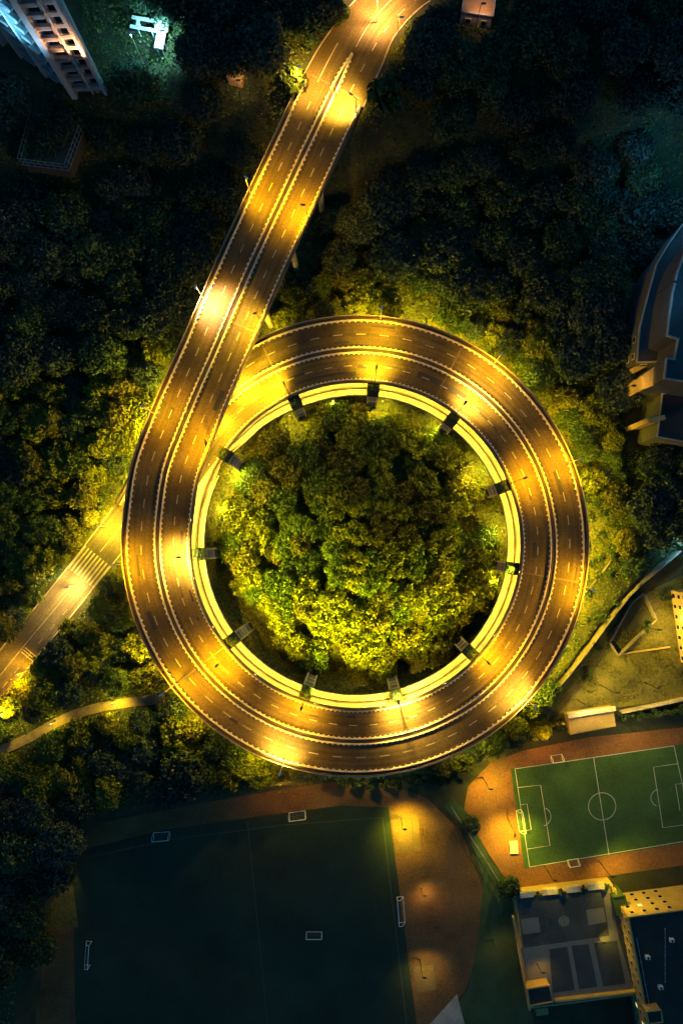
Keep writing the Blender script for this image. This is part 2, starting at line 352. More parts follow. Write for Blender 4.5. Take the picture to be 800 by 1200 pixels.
while s < S_END-3:
    for sg in (1, -1):
        w_ = PATH[int(s/STEP), 3 if sg > 0 else 4]; o = (w_-1.1)/2+.35
        dash(mk, s+(1.9 if sg < 0 else 0), s+(1.9 if sg < 0 else 0)+2.1, sg*o, .2, .012)
    s += 5.2
nf = len(sf.f); nv = len(sf.v); sf.v += mk.v; sf.uv += [(0, 0)]*len(mk.v); sf.f += [tuple(i+nv for i in f) for f in mk.f]
so = sf.build('road_surface', M['asphalt'], B); so.data.materials.append(M['paint'])
so.data.polygons.foreach_set('material_index', [0]*nf+[1]*(len(sf.f)-nf))
def joint(pa, pb, z, lo):
    i = idx_near(*P(*pa, z)); m = MB(); wl, wr = W(i)
    m.quad(pt(i, -wr+.85, .016), pt(i, wl-1.3, .016), pt(i, wl-1.3, .016)[:2]+(PATH[i, 2]+.016,), pt(i, -wr+.85, .016))
    m = MB(); a = pts_s(SS[i]-.17, -wr+.9, .018); b = pts_s(SS[i]-.17, wl-1.3, .018); c = pts_s(SS[i]+.17, wl-1.3, .018); d = pts_s(SS[i]+.17, -wr+.9, .018)
    m.quad(a, d, c, b); return m.build('expansion_joint', M['parapet'], B)
for pa, z in [((233, 781), 18.9), ((650, 678), 16.7), ((322, 430), 13.6), ((385, 98), 22), ((270, 375), 21.7), ((530, 430), 15.2)]: joint(pa, None, z, 0)
def patch(px, py, z, l, o, wd):
    i = idx_near(*P(px, py, z)); m = MB(); dash(m, SS[i]-l/2, SS[i]+l/2, o, wd, .008); m.build('asphalt_patch', M['patch'], B)
patch(515, 455, 15.2, 14, -3.3, 1.5); patch(378, 425, 14.1, 17, -5.4, .6); patch(330, 455, 13.7, 1.6, -3.9, 1.4); patch(222, 690, 19.5, 3.4, -3.9, .5); patch(580, 480, 15.5, 9, -3.7, .5)
patch(330, 398, 13.7, 5, 6.4, .7); patch(450, 380, 14.8, 5, 6.0, .6)
rp_ = random.Random(3)
for q in range(26):
    i = rp_.randrange(I_L1-150, I_END-60); l = rp_.uniform(1.0, 5.5); m = MB(); dash(m, SS[i], SS[i]+l, rp_.choice((-1, 1))*rp_.uniform(2.0, 6.0), rp_.uniform(.3, 1.1), .009); m.build('asphalt_patch', M['patch'], B)
for q in range(44):
    i = I_L1-150+int(q*(I_END-I_L1+100)/44); MB().box(pt(i, W(i)[0]-1.55, .012), (.5, .5, .012), math.atan2(TAN[i, 1], TAN[i, 0])).build('drain', M['darksteel'], B)
# piers: portal frames standing inside the ring, with outer columns
pier_px = [(250, 524), (342, 462), (438, 447), (533, 487), (603, 565), (612, 668), (558, 772), (467, 827), (357, 817), (266, 755), (226, 650)]
PIERS = []
def leafcloud(cx, cy, cz, n, rx, ry, rz, size, seed=0, ang=0):
    rg = np.random.default_rng(seed); p = rg.normal(size=(n, 3)); p /= np.linalg.norm(p, axis=1)[:, None]; p *= rg.uniform(.5, 1, (n, 1))**.5
    p *= np.array([rx, ry, rz]); ca, sa = math.cos(ang), math.sin(ang); p = np.stack([p[:, 0]*ca-p[:, 1]*sa, p[:, 0]*sa+p[:, 1]*ca, p[:, 2]], 1)
    return p + np.array([cx, cy, cz]), rg
def leaf_mesh(name, cen, nor, size, rg, aspect=1.6):
    n = len(cen); nor = nor/np.linalg.norm(nor, axis=1)[:, None]; r = rg.normal(size=(n, 3)); u = np.cross(nor, r); u /= np.linalg.norm(u, axis=1)[:, None]; v = np.cross(nor, u)
    s = size[:, None]; sag = nor*s*.22
    V = np.stack([cen-u*s*aspect*.5, cen-v*s*.5+sag, cen+u*s*aspect*.5, cen+v*s*.5+sag], 1).reshape(-1, 3)
    me = bpy.data.meshes.new(name); me.vertices.add(4*n); me.vertices.foreach_set('co', V.astype(np.float32).ravel())
    me.loops.add(4*n); me.loops.foreach_set('vertex_index', np.arange(4*n, dtype=np.int32)); me.polygons.add(n)
    me.polygons.foreach_set('loop_start', np.arange(0, 4*n, 4, dtype=np.int32)); me.polygons.foreach_set('loop_total', np.full(n, 4, dtype=np.int32))
    me.update(calc_edges=True)
    a = me.attributes.new('var', 'FLOAT', 'POINT'); vv = np.repeat(rg.uniform(0, 1, n), 4); a.data.foreach_set('value', vv.astype(np.float32))
    return me
for k, (px, py) in enumerate(pier_px):
    th = math.atan2(-(py-NY), px-NX); dg = math.degrees(th) % 360
    phi = -((dg-180) % 360)              # clockwise from the left
    phi = -((dg - 180) % 360); z2 = zdeck(phi if phi < 0 else 0)
    if dg > 130 and dg < 180: z2 = 20.8
    c, s_ = math.cos(th), math.sin(th); g = float(height(36.5*c, 36.5*s_))-1
    pm = MB(); top = z2-.75
    def L(r, t, z): return (r*c-t*s_, r*s_+t*c, z)
    for t in (-1.15, 1.15):
        pm.box(L(36.5, t, (g+top)/2), (1.1, .42, top-g), th)
    po = pm.build('pier', M['pier'], B)
    m2 = MB().box(L(37.6, 0, top+.1), (3.5, 2.9, .9), th); m2.build('pier_cap', M['moss'], po)
    for q, zz in enumerate(np.arange(top-2.6, g+1, -4.2)):
        MB().box(L(36.5, 0, zz), (.7, 1.86, .8), th).build('crossbeam', M['pier'], po)
    MB().box(L(36.72, 0, (g+top)/2), (.25, 1.86, top-g-.3), th).build('pier_web', M['deck'], po)
    go = float(height(53*c, 53*s_))-1
    i_ = I_L1
    for rr in (42.8, 51.0):
        zt = zdeck(phi-360)-1.05 if phi-360 > -678 else go
        for zlo, zhi in ((go, max(go+.1, zt)),):
            MB().tube(L(rr, 0, zlo), L(rr, 0, zhi), .7, .7, 12).build('column', M['pier'], B)
    for rr in (42.8, 51.0):
        MB().tube(L(rr, 0, zdeck(phi-360)+.02), L(rr, 0, z2-T-.02), .45, .45, 10).build('column', M['pier'], B)
    if True:
        pc, rg = leafcloud(0, 0, 0, 480, 1.5, 1.5, .9, .3, 50+k)
        cc = np.array(L(37.2, 0, top+.7)); me = leaf_mesh('ivy', pc*np.array([1, 1, 1])+cc, pc+np.array([0, 0, .5])+rg.normal(size=pc.shape)*.4, rg.uniform(.2, .4, len(pc)), rg)
        me.materials.append(M['leafc']); o = bpy.data.objects.new('ivy', me); COL.objects.link(o); o.parent = po
    PIERS.append((th, z2, g))
# straight viaduct columns
for k in range(7):
    i = I_L2+int((14+k*16.5)/STEP)
    if i > I_END-10: break
    for o in (-4.2, 4.2):
        p = pt(i, o, -T-.02)
        gnd = float(height(p[0], p[1]))-1
        if abs(math.hypot(p[0], p[1])-46.8) < 10.5: continue
        if gnd < p[2]-1: MB().tube((p[0], p[1], gnd), p, .75, .75, 12).build('column', M['pier'], B)
# median barrier on the ground beyond the bridge
mt = empty('median_barrier', pt(I_END+10, 0)); tag(mt, 'pair of white toothed kerb walls ending in a point on the road at the top', 'barrier')
bpy.context.view_layer.update()
for sg in (1, -1):
    o = barrier(I_END+1, I_MEDEND, lambda i: sg*(.62-.5*sm((i-I_MEDEND+14)/14)), sg, parent=None, name='kerb_wall'); o.parent = mt; o.matrix_parent_inverse = mt.matrix_world.inverted()
# ------------------------------------------------------------------ street lamps
def clock(x, y):
    a = (90-math.degrees(math.atan2(y, x))) % 360; h = int(round(a/30)) % 12 or 12
    return ['', 'one', 'two', 'three', 'four', 'five', 'six', 'seven', 'eight', 'nine', 'ten', 'eleven', 'twelve'][h]+" o'clock"
def look(o, target):
    d = Vector(target)-Vector(o.location); o.rotation_euler = d.to_track_quat('-Z', 'Y').to_euler()
def spot(name, loc, target, power, col, size=140, blend=1., rad=.25, parent=None):
    l = bpy.data.lights.new(name, 'SPOT'); l.energy = power; l.color = col; l.spot_size = math.radians(size); l.spot_blend = blend; l.shadow_soft_size = rad
    o = bpy.data.objects.new(name, l); COL.objects.link(o); o.location = loc; look(o, target)
    if parent: o.parent = parent; o.matrix_parent_inverse = Matrix.Translation(parent.location).inverted()
    return o
SOD = (1, .46, .0); YEL = (1, .66, .02); PALE = (1, .60, .11)
def lamp(base, head, aim, power, col, label, group, dark=True, size=120, spill=0, blend=1., H=None, rad=.2):
    t = empty('street_lamp', base); tag(t, label, 'street lamp', group)
    bx, by, bz = base; hx, hy, hz = head; d = Vector((hx-bx, hy-by, 0)); L_ = d.length; u = d.normalized() if L_ > .05 else Vector((1, 0, 0))
    rz = math.atan2(u.y, u.x)
    lm = M['darksteel'] if dark else M['paleh']; pm = M['darksteel'] if dark else M['paleh']
    m = MB(); m.tube((0, 0, -.1), (0, 0, .5), .16, .14, 10); m.tube((0, 0, .5), (0, 0, hz-bz-.5), .11, .07, 8); m.build('mast', pm, t)
    a = MB(); prev = Vector((0, 0, hz-bz-.5))
    for k in range(1, 6):
        f = k/5; q = Vector((u.x*L_*f*.9, u.y*L_*f*.9, hz-bz-.5+.5*math.sin(f*PI/2))); a.tube(prev, q, .06, .05, 6); prev = q
    a.build('arm', pm, t)
    e = Vector((u.x*L_, u.y*L_, hz-bz))
    h = MB(); n = 6; ca, sa = math.cos(rz), math.sin(rz)
    pro = [(-.55, .1, .06), (-.3, .2, .12), (.1, .27, .15), (.45, .22, .12), (.62, .08, .05)]
    for (l0, w0, t0), (l1, w1, t1) in zip(pro[:-1], pro[1:]):
        def R_(l, w, t): return [(e.x+l*ca-y*sa, e.y+l*sa+y*ca, e.z+z) for y, z in ((-w, 0), (w, 0), (w*.7, t), (-w*.7, t))]
        A = R_(l0, w0, t0); Bq = R_(l1, w1, t1); b0 = len(h.v); h.v += A+Bq
        for j in range(4): h.f.append((b0+j, b0+(j+1) % 4, b0+4+(j+1) % 4, b0+4+j))
    h.f.append((0, 1, 2, 3)); h.f.append(tuple(len(h.v)-4+i for i in (3, 2, 1, 0)))
    ho = h.build('lamp_head', lm, t)
    MB().box((e.x+.05*ca, e.y+.05*sa, e.z-.03), (.6, .3, .03), rz).build('lens', M['lens'], ho)
    spot('lamp_light', (hx, hy, hz-.15), aim, power, col, size, blend, rad, t)
    if spill: spot('lamp_light', (hx, hy, hz-.18), (aim[0]+(aim[0]-bx)*.9, aim[1]+(aim[1]-by)*.9, aim[2]), 3600+spill*1.4, (1, .50, .0), 158, 1., .3, t)
    return t
HL = 7.2
# inner-edge lamps of the ring:   head px, aim px, power, colour, spill
inner = [((241, 519), (234, 522), 4200, SOD, 500), ((210, 653), (214, 657), 12000, PALE, 700), ((254, 780), (260, 776), 5500, SOD, 700),
         ((353, 830), (350, 836), 3800, SOD, 900), ((467, 823), (474, 836), 16000, PALE, 900), ((572, 777), (582, 768), 5200, SOD, 700),
         ((615, 560), (618, 562), 4200, SOD, 300), ((545, 472), (556, 466), 9500, PALE, 100), ((441, 431), (440, 422), 7500, YEL, 100), ((333, 450), (303, 448), 11000, YEL, 2500)]
def deckz(px, py):
    th = math.degrees(math.atan2(-(py-NY), px-NX)) % 360
    if 135 < th < 180: return 20.8
    return zdeck(-((th-180) % 360))
for (hp, ap, pw, col, sp) in inner:
    z = deckz(*hp)
    if hp == (333, 450): z = 13.7
    h = P(hp[0], hp[1], z+HL); r = math.hypot(h[0], h[1]); rb = 39.25; b = (h[0]/r*rb, h[1]/r*rb, z)
    if hp == (241, 519):
        i = idx_near(*P(249, 524, 20.8)); b = pt(idx_near(*P(212, 505, 21)), -7.55); 
    nm = {(241, 519): 'beside the straight ramp'}.get(hp, 'at '+clock(h[0], h[1]))
    lamp(b, h, P(ap[0], ap[1], z), pw*1.35, col, 'dark street lamp on the inner edge of the ring '+nm, 'lamps along the inner edge of the ring', True, 128 if pw < 6500 else 104, sp)
outer = [((134, 662), (160, 664), 3800, SOD, 250), ((197, 808), (222, 797), 3600, SOD, 250), ((328, 906), (334, 874), 13000, PALE, 500), ((628, 830), (600, 812), 9000, PALE, 500),
         ((697, 692), (668, 688), 5200, SOD, 400), ((686, 535), (662, 542), 3200, SOD, 300), ((590, 411), (572, 432), 3000, SOD, 300), ((447, 361), (440, 392), 1300, SOD, 300)]
for (hp, ap, pw, col, sp) in outer:
    z = deckz(*hp); h = P(hp[0], hp[1], z+HL); r = math.hypot(h[0], h[1]); rb = 54.6
    b = (h[0]/r*rb, h[1]/r*rb, z); h = (h[0]/r*max(r, rb+.1), h[1]/r*max(r, rb+.1), z+HL)
    hh = (h[0]/r*(rb+.25), h[1]/r*(rb+.25), z+HL)
    lamp(b, hh, P(ap[0], ap[1], z), pw*1.35, col, 'pale street lamp on the outer edge of the ring road at '+clock(h[0], h[1]), 'lamps along the outer edge of the ring', False, 126 if pw < 6000 else 96, sp)
stl = [((170, 477), 1, (200, 484), 2600, SOD, 250, 'left', 'pale street lamp on the left edge of the ramp, lowest of three there'), ((229, 337), 1, (251, 358), 14000, (1, .55, .3), 250, 'left', 'pale street lamp on the left edge of the ramp above a white-hot pool of light'),
       ((290, 209), 1, (316, 226), 4200, SOD, 300, 'left', 'pale street lamp on the left edge of the ramp, highest of three there'),
       ((299, 367), -1, (285, 385), 4200, YEL, 250, 'right', 'dark street lamp on the right edge of the ramp just above the ring'), ((355, 240), -1, (352, 250), 3400, SOD, 200, 'right', 'dark street lamp halfway up the right edge of the ramp'),
       ((411, 110), -1, (400, 121), 13000, PALE, 300, 'right', 'dark street lamp on the right edge at the top end of the ramp')]
for hp, sg, ap, pw, col, sp, _, lab in stl:
    z = 21.8; h = P(*hp, z+HL); i = idx_near(h[0], h[1], z)
    # base along the view ray so the mast leans away from the point below the drone
    best = None
    for j in range(i-20, i+20):
        b = pt(j, sg*(W(j)[0]-.35)); 
        if sg < 0: d = (b[0]-h[0])**2+(b[1]-h[1])**2
        else: d = (b[0]-h[0])**2+(b[1]-h[1])**2
        if best is None or d < best[0]: best = (d, b)
    b = best[1]
    if sg > 0: h = (b[0]+(h[0]-b[0])*.3, b[1]+(h[1]-b[1])*.3, h[2])
    lamp(b, h, P(ap[0], ap[1], 22), pw*1.35, col, lab, 'lamps along the straight ramp', sg < 0, 126 if pw < 6500 else 92, sp)
# lamps on the ground
def gl(hp, aim, pw, col, lab, z=None, H=8, dark=False, size=140, off=(.5, 0), grp='street lamps on the ground'):
    x, y, _ = P(*hp, (z if z is not None else 0)+H); zz = float(height(x, y)) if z is None else z
    x, y, _ = P(*hp, zz+H); a = P(*aim, zz)
    lamp((x-off[0], y-off[1], zz), (x, y, zz+H), a, pw, col, lab, grp, dark, size)
gl((350, 78), (358, 92), 9000, (1, .5, .06), 'street lamp among the leaves left of the top end of the ramp', z=22, H=8, size=130)
gl((445, -6), (440, 8), 17000, (1, .5, .15), 'street lamp over the bright bend at the top edge', z=22, H=8)
gl((470, 20), (462, 30), 2000, SOD, 'street lamp right of the road near the top edge', z=22, H=8)
gl((116, 616), (112, 625), 9000, YEL, 'street lamp above the zebra crossing beside the bright round tree', H=8, size=150)
gl((78, 688), (66, 700), 13000, PALE, 'street lamp over the white-hot spot below the zebra crossing', H=7.5, size=158)
gl((20, 792), (12, 800), 9000, SOD, 'street lamp beside the lower left road near the frame edge', H=8, size=150)
gl((2, 838), (4, 828), 5000, YEL, 'street lamp among glowing leaves at the left edge', H=8, size=160)
gl((131, 826), (131, 830), 2200, YEL, 'path lamp beside the curved footpath', H=5, size=165)
gl((60, 850), (60, 855), 900, YEL, 'path lamp at the left end of the curved footpath', H=5, size=165)
# soffit lights under the upper deck, over the lower level
for k, dg_ in enumerate([148-k*360/26 for k in range(26)]+[172, 167, 156, 151]):
    th = math.radians(dg_)
    dg = math.degrees(th) % 360; z = zdeck(-((dg-180) % 360))-1.25
    
    rs = 41.6 if 149 < dg < 175 else 39.6
    if 149 < dg < 179: z = 19.2
    t = empty('soffit_light', (rs*math.cos(th), rs*math.sin(th), z))
    tag(t, 'strip light hidden under the inner edge of the upper deck, over the pale lower lane', 'strip light', 'strip lights under the inner edge of the upper deck')
    MB().box((0, 0, .07), (.3, 2.2, .14), th).build('housing', M['darksteel'], t)
    MB().box((0, 0, -.02), (.2, 2.0, .03), th).build('tube', M['lens'], t)
    l = bpy.data.lights.new('lamp_light', 'AREA'); l.shape = 'RECTANGLE'; l.size = .3; l.size_y = 4; l.energy = 430 if k < 26 else 300; l.color = (1, .67, .04)
    o = bpy.data.objects.new('lamp_light', l); COL.objects.link(o); o.parent = t; o.location = (0, 0, -.1); o.rotation_euler = (math.radians(0), 0, th)
# added fill lights, unseen on the bridge, brightening slope, inner trees and lower road
def add_fill_light(x, y, z, aim, pw, lab, col=YEL, size=130, group='fill lights added under the ring road'):
    t = empty('fill_light', (x, y, z)); tag(t, lab, 'fill_light', group)
    d = (Vector(aim)-Vector((x, y, z))).normalized(); rz = math.atan2(d.y, d.x)
    MB().box((0, 0, 0), (.25, .5, .35), rz).build('housing', M['darksteel'], t); MB().box((.14*math.cos(rz), .14*math.sin(rz), 0), (.02, .4, .27), rz).build('lens', M['lens'], t)
    spot('lamp_light', (x+d.x*.3, y+d.y*.3, z+d.z*.3), aim, pw, col, size, 1, .3, t)
for dg, pw, zz in [(88, 1800, 9), (74, 4200, 10), (60, 3600, 10), (46, 2200, 10.5), (30, 2800, 11), (14, 4000, 11), (0, 4800, 11), (-14, 4800, 11), (-28, 4800, 11), (-40, 3600, 11), (-62, 1600, 11), (-90, 900, 11),
                   (-115, 1600, 12), (-135, 1600, 12), (-152, 1800, 12), (165, 6000, 12), (150, 9000, 11), (140, 5000, 10), (180, 3000, 12), (112, 1500, 10)]:
    th = math.radians(dg); c, s_ = math.cos(th), math.sin(th)
    add_fill_light(55.6*c, 55.6*s_, zz, ((70*c, 70*s_, 1) if dg < -120 else (62.5*c, 62.5*s_, zz-8)), pw*(5.0 if dg < -120 else 2.6 if dg > 130 else 2.2), 'added fill light under the outer rim facing the trees at '+clock(c, s_))
for dg, pw in [(-168, 14000), (-150, 26000), (-128, 30000), (-105, 34000), (-82, 34000), (-58, 22000), (-34, 15000), (-10, 3000), (152, 3500), (172, 10000)]:  # unseen lights added to brighten the trees inside the ring
    th = math.radians(dg); c, s_ = math.cos(th), math.sin(th); z = deckz(NX+c*100, NY-s_*100)+3.2
    add_fill_light(38.6*c, 38.6*s_, z, (23*c, 23*s_, 3), pw*2.8, 'added fill light on the inner ring parapet shining into the trees, at '+clock(c, s_), col=(1, .76, .02), size=62, group='fill lights added on the inner parapet')
for dg, pw in [(166, 5600), (150, 6600), (118, 1600), (100, 1600), (80, 3000), (55, 4500), (30, 5500), (5, 5500), (-15, 3500)]:  # unseen lights added for the yellow grass at the inner rim
    th = math.radians(dg); c, s_ = math.cos(th), math.sin(th)
    add_fill_light(36.9*c, 36.9*s_, 6.8, (33*c, 33*s_, 0), pw, 'added fill light under the pale lower lane shining down on the grass at '+clock(c, s_), col=(1, .74, .05), size=140, group='fill lights added under the lower lane')
add_fill_light(*P(277, 446, 18.9), P(292, 462, 13.4), 9000, 'added fill light under the straight ramp lighting the lower road where it emerges', size=150, group='fill lights added under the ramp')  # added light to brighten the lower road, no lamp known here
add_fill_light(*P(252, 488, 18.9), P(262, 505, 13.2), 6000, 'added fill light under the straight ramp where the lower road narrows', size=150, group='fill lights added under the ramp')
# ------------------------------------------------------------------ sports grounds
ZF = -6
def Pf(px, py, dz=0): return P(px, py, ZF+dz)
def sheet(name, pxs, z, mat, kind='structure'): return tag(MB().poly([P(px, py, z) for px, py in pxs][::-1]).build(name, mat), kind=kind)
def pxline(pts, z, wd, mat_, m=None):
    s_ = strip_mb([P(a, b, z) for a, b in pts], wd, z); 
    if m is None: return s_
    n = len(m.v); m.v += s_.v; m.f += [tuple(i+n for i in f) for f in s_.f]; return m
def arc(cx, cy, r, a0, a1, n=20): return [(cx+r*math.cos(math.radians(a0+(a1-a0)*k/n)), cy+r*math.sin(math.radians(a0+(a1-a0)*k/n))) for k in range(n+1)]
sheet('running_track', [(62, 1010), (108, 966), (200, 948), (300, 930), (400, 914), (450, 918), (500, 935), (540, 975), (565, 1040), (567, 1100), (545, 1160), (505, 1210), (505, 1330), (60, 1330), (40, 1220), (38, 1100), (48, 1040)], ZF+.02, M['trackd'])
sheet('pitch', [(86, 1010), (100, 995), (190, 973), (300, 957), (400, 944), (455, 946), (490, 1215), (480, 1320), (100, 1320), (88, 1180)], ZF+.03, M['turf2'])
m = MB()
pxline([(100, 1005), (200, 984), (330, 967), (448, 958), (478, 1215)], ZF+.04, .15, None, m); pxline([(290, 963), (315, 1215)], ZF+.041, .12, None, m)
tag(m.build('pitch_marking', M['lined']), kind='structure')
m = MB(); pxline(arc(511, 1052, 20, 0, 360, 32), ZF+.04, .15, None, m); pxline([(492, 1036), (532, 1030)], ZF+.041, .12, None, m); pxline([(500, 1084), (540, 1082)], ZF+.041, .12, None, m)
for dr in (0, 5, 10, 15, 20): 
    pxline([(470+dr*.3, 925+dr), (505-dr*.6, 942+dr), (536-dr, 980+dr*.5), (560-dr, 1040), (561-dr, 1100), (540-dr, 1156), (505-dr*.8, 1200)], ZF+.042, .09, None, m)
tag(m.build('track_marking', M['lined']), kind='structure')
sheet('court_pad', [(457, 950), (490, 955), (493, 996), (464, 1001)], ZF+.05, M['pad']); sheet('court_pad', [(484, 1133), (507, 1130), (510, 1160), (489, 1163)], ZF+.05, M['pad'])
m = MB(); pxline([(460, 959), (482, 959), (485, 990)], ZF+.06, .3, None, m); pxline([(484, 1131), (507, 1128), (511, 1160), (488, 1164), (484, 1131)], ZF+.061, .3, None, m)
tag(m.build('court_marking', M['parapet']), kind='structure')
sheet('lawn', [(52, 1085), (83, 1015), (92, 1087)], ZF+.035, M['lawn'])  # pale triangle painted on the ground for a cone of lamplight
# small pitch and its orange track
sheet('running_track', [(543, 950), (548, 922), (575, 893), (615, 879), (690, 864), (860, 846), (870, 1000), (800, 1014), (700, 1028), (615, 1046), (595, 1035), (572, 1000)], ZF+.02, M['track'])
pcorn = [(598, 901), (792, 873), (870, 860), (880, 972), (812, 986), (614, 1018)]
sheet('pitch', pcorn, ZF+.03, M['turf'])
m = MB(); zz = ZF+.045
for q, l in enumerate([[(603, 901), (789, 874)], [(603, 901), (620, 1016)], [(620, 1016), (813, 984)], [(789, 874), (813, 984)], [(695, 888), (713, 1002)], arc(705, 945, 16, 0, 360, 36), [(606, 923), (633, 920), (644, 991), (617, 995)],
          [(610, 943), (617, 942), (622, 972), (614, 974)], arc(634, 957, 11, -65, 75, 12), [(793, 895), (765, 899), (776, 970), (806, 966)], arc(772, 935, 10, 110, 260, 12), [(800, 918), (791, 919), (796, 950)]]):
    pxline(l, zz+q*.003, .17, None, m)
tag(m.build('pitch_marking', M['line']), kind='structure')
m = MB()
for dr in (0, 6, 12, 18, 24, 30):
    pxline([(592+dr*.1, 885+dr*.3), (578+dr*.4, 900+dr*.3), (566+dr*.6, 930), (566+dr*.8, 965), (576+dr*.7, 1000), (590+dr*.6, 1020)], ZF+.034, .1, None, m)
tag(m.build('track_marking', M['lined']), kind='structure')
def goal(px, py, wpx, ang, depth, lab, h=2.0):
    x, y, z = Pf(px, py); t = empty('football_goal', (x, y, ZF+.03), math.radians(ang)); tag(t, lab, 'goal', 'goals on the football pitches')
    L_ = wpx*.2325/2; r = .09
    f = MB(); f.tube((-L_, 0, 0), (-L_, 0, h), r); f.tube((L_, 0, 0), (L_, 0, h), r); f.tube((-L_, 0, h), (L_, 0, h), r); f.build('goal_frame', M['white'], t)
    b = MB(); 
    for s_ in (-1, 1): b.tube((s_*L_, 0, h), (s_*L_, depth*.5, h), r*.8); b.tube((s_*L_, depth*.5, h), (s_*L_, depth, .1), r*.8); b.tube((s_*L_, 0, .06), (s_*L_, depth, .06), r*.8)
    b.tube((-L_, depth, .06), (L_, depth, .06), r*.8); b.build('back_frame', M['white'], t)
    n = MB(); q = -L_
    while q < L_:
        n.tube((q, 0, h), (q, depth*.5, h), .012, k=3); n.tube((q, depth*.5, h), (q, depth, .06), .012, k=3); q += .3
    for zf in (.3, .6, .9): n.tube((-L_, depth*(.5+.5*zf), h*(1-zf)), (L_, depth*(.5+.5*zf), h*(1-zf)), .012, k=3)
    n.build('net', M['net'], t)
goal(190, 982, 19, 4, 1.6, 'white goal near the top left corner of the big dark pitch')
goal(349, 958, 19, 7, 1.6, 'white goal at the middle of the top side of the big dark pitch')
goal(466, 1066, 30, -86, 1.7, 'long white goal at the right side of the big dark pitch')
goal(368, 1097, 18, 0, 1.2, 'small open goal standing alone inside the big dark pitch', 1.6)
goal(107, 1117, 28, 86, 1.5, 'greenish white goal at the left side of the big dark pitch')
goal(652, 891, 13, 8, 1.5, 'white goal at the top side of the bright small pitch', 1.8)
goal(671, 1012, 12, 9, 1.2, 'white goal at the bottom side of the bright small pitch', 1.8)
goal(612, 961, 25, 99, 1.4, 'wide white goal on the left goal line of the bright small pitch')
# pale mat trolley beside the small pitch
x, y, z = Pf(601, 992); t = empty('mat_trolley', (x, y, ZF+.02), math.radians(4)); tag(t, 'pale rectangular mat trolley under the lamp left of the small pitch', 'trolley')
MB().box((0, 0, .55), (2.3, 3.4, .5)).build('mat', M['barrier'], t, bevel=.06)
MB().box((0, 0, .22), (2.1, 3.2, .08)).build('tray', M['darksteel'], t)
for s1 in (-1, 1):
    for s2 in (-1, 1): MB().tube((s1*.9-.06, s2*1.4, .1), (s1*.9+.06, s2*1.4, .1), .1, k=12).build('wheel', M['darksteel'], t)
gl((603, 979), (598, 988), 7000, YEL, 'lamp mast beside the mat trolley at the small pitch', z=ZF, H=9, dark=True, size=120, off=(0, -.8), grp='lamp masts round the sports grounds')
gl((575, 925), (580, 930), 3800, YEL, 'lamp mast at the top left bend of the orange track', z=ZF, H=9, dark=True, size=160, grp='lamp masts round the sports grounds')
gl((640, 868), (640, 880), 1300, SOD, 'lamp mast over the orange track above the small pitch', z=ZF, H=10, dark=True, size=165, grp='lamp masts round the sports grounds')
gl((742, 857), (742, 900), 1500, (1, .7, .2), 'lamp mast by the hedge above the small pitch', z=ZF, H=12, dark=True, size=165, grp='lamp masts round the sports grounds')
gl((474, 972), (474, 974), 6500, (1, .68, .01), 'lamp mast over the bright yellow pad right of the big pitch', z=ZF, H=8, dark=True, size=120, grp='lamp masts round the sports grounds')
gl((497, 1146), (497, 1147), 1100, (1, .68, .1), 'lamp mast over the lower yellow pad right of the big pitch', z=ZF, H=8, dark=True, size=120, grp='lamp masts round the sports grounds')
gl((497, 1050), (500, 1052), 420, (1, .55, .1), 'low lamp mast beside the faint circle on the dark track', z=ZF, H=4, dark=True, size=150, grp='lamp masts round the sports grounds')
gl((330, 930), (330, 935), 900, SOD, 'lamp mast at the top side of the big pitch', z=ZF, H=10, dark=True, size=165, grp='lamp masts round the sports grounds')
gl((83, 1014), (76, 1060), 700, YEL, 'small lamp at the tip of the painted triangle of light left of the big pitch', z=ZF, H=4, dark=True, size=60, grp='lamp masts round the sports grounds')
# ------------------------------------------------------------------ lower right: verge, wall, lawn, gatehouse, courts
sheet('verge', [(560, 1100), (566, 1030), (548, 975), (520, 945), (530, 935), (545, 950), (575, 1010), (612, 1050), (605, 1100), (625, 1200), (625, 1330), (540, 1330), (520, 1200), (548, 1160)], ZF+.022, M['grassdk'])
sheet('path', [(490, 1215), (535, 1165), (548, 1215), (548, 1330), (485, 1330)], ZF+.05, M['concrete'])
sheet('lawn', [(640, 830), (665, 795), (695, 757), (722, 722), (765, 690), (860, 645), (900, 660), (900, 830), (800, 818), (662, 838)], ZF+.02, M['lawn'])
sheet('plaza', [(724, 766), (714, 751), (739, 708), (752, 698), (764, 725)], ZF+.03, M['soil'])
def wall(name, pxs, z0, h, th, mat, lab, cat='wall', zf=None):
    m = MB(); pts = [P(a, b, zf if zf is not None else z0) for a, b in pxs]
    for a, b in zip(pts[:-1], pts[1:]):
        d = math.hypot(b[0]-a[0], b[1]-a[1]); m.box(((a[0]+b[0])/2, (a[1]+b[1])/2, z0+h/2), (d+th*.6, th, h), math.atan2(b[1]-a[1], b[0]-a[0]))
    return tag(m.build(name, mat), lab, cat)
wall('retaining_wall', [(791, 646), (769, 665), (746, 684), (731, 699), (716, 718), (691, 752), (664, 787), (641, 814)], ZF-.5, 7.3, .5, M['deck'], 'long retaining wall below the lit bank, curving down towards the gatehouse', zf=-2)
wall('low_wall', [(716, 655), (700, 677), (684, 695), (668, 716)], -.5, 1.1, .25, M['deck'], 'short straight wall on the lit bank right of the ring', zf=0)
wall('boundary_wall', [(725, 833), (765, 825), (810, 815)], ZF, 2.4, .4, M['shoulder'], 'pale boundary wall between the lawn and the hedge')
wall('boundary_wall', [(585, 862), (620, 852), (658, 846)], ZF, 2.4, .4, M['wall'], 'short boundary wall left of the gatehouse')
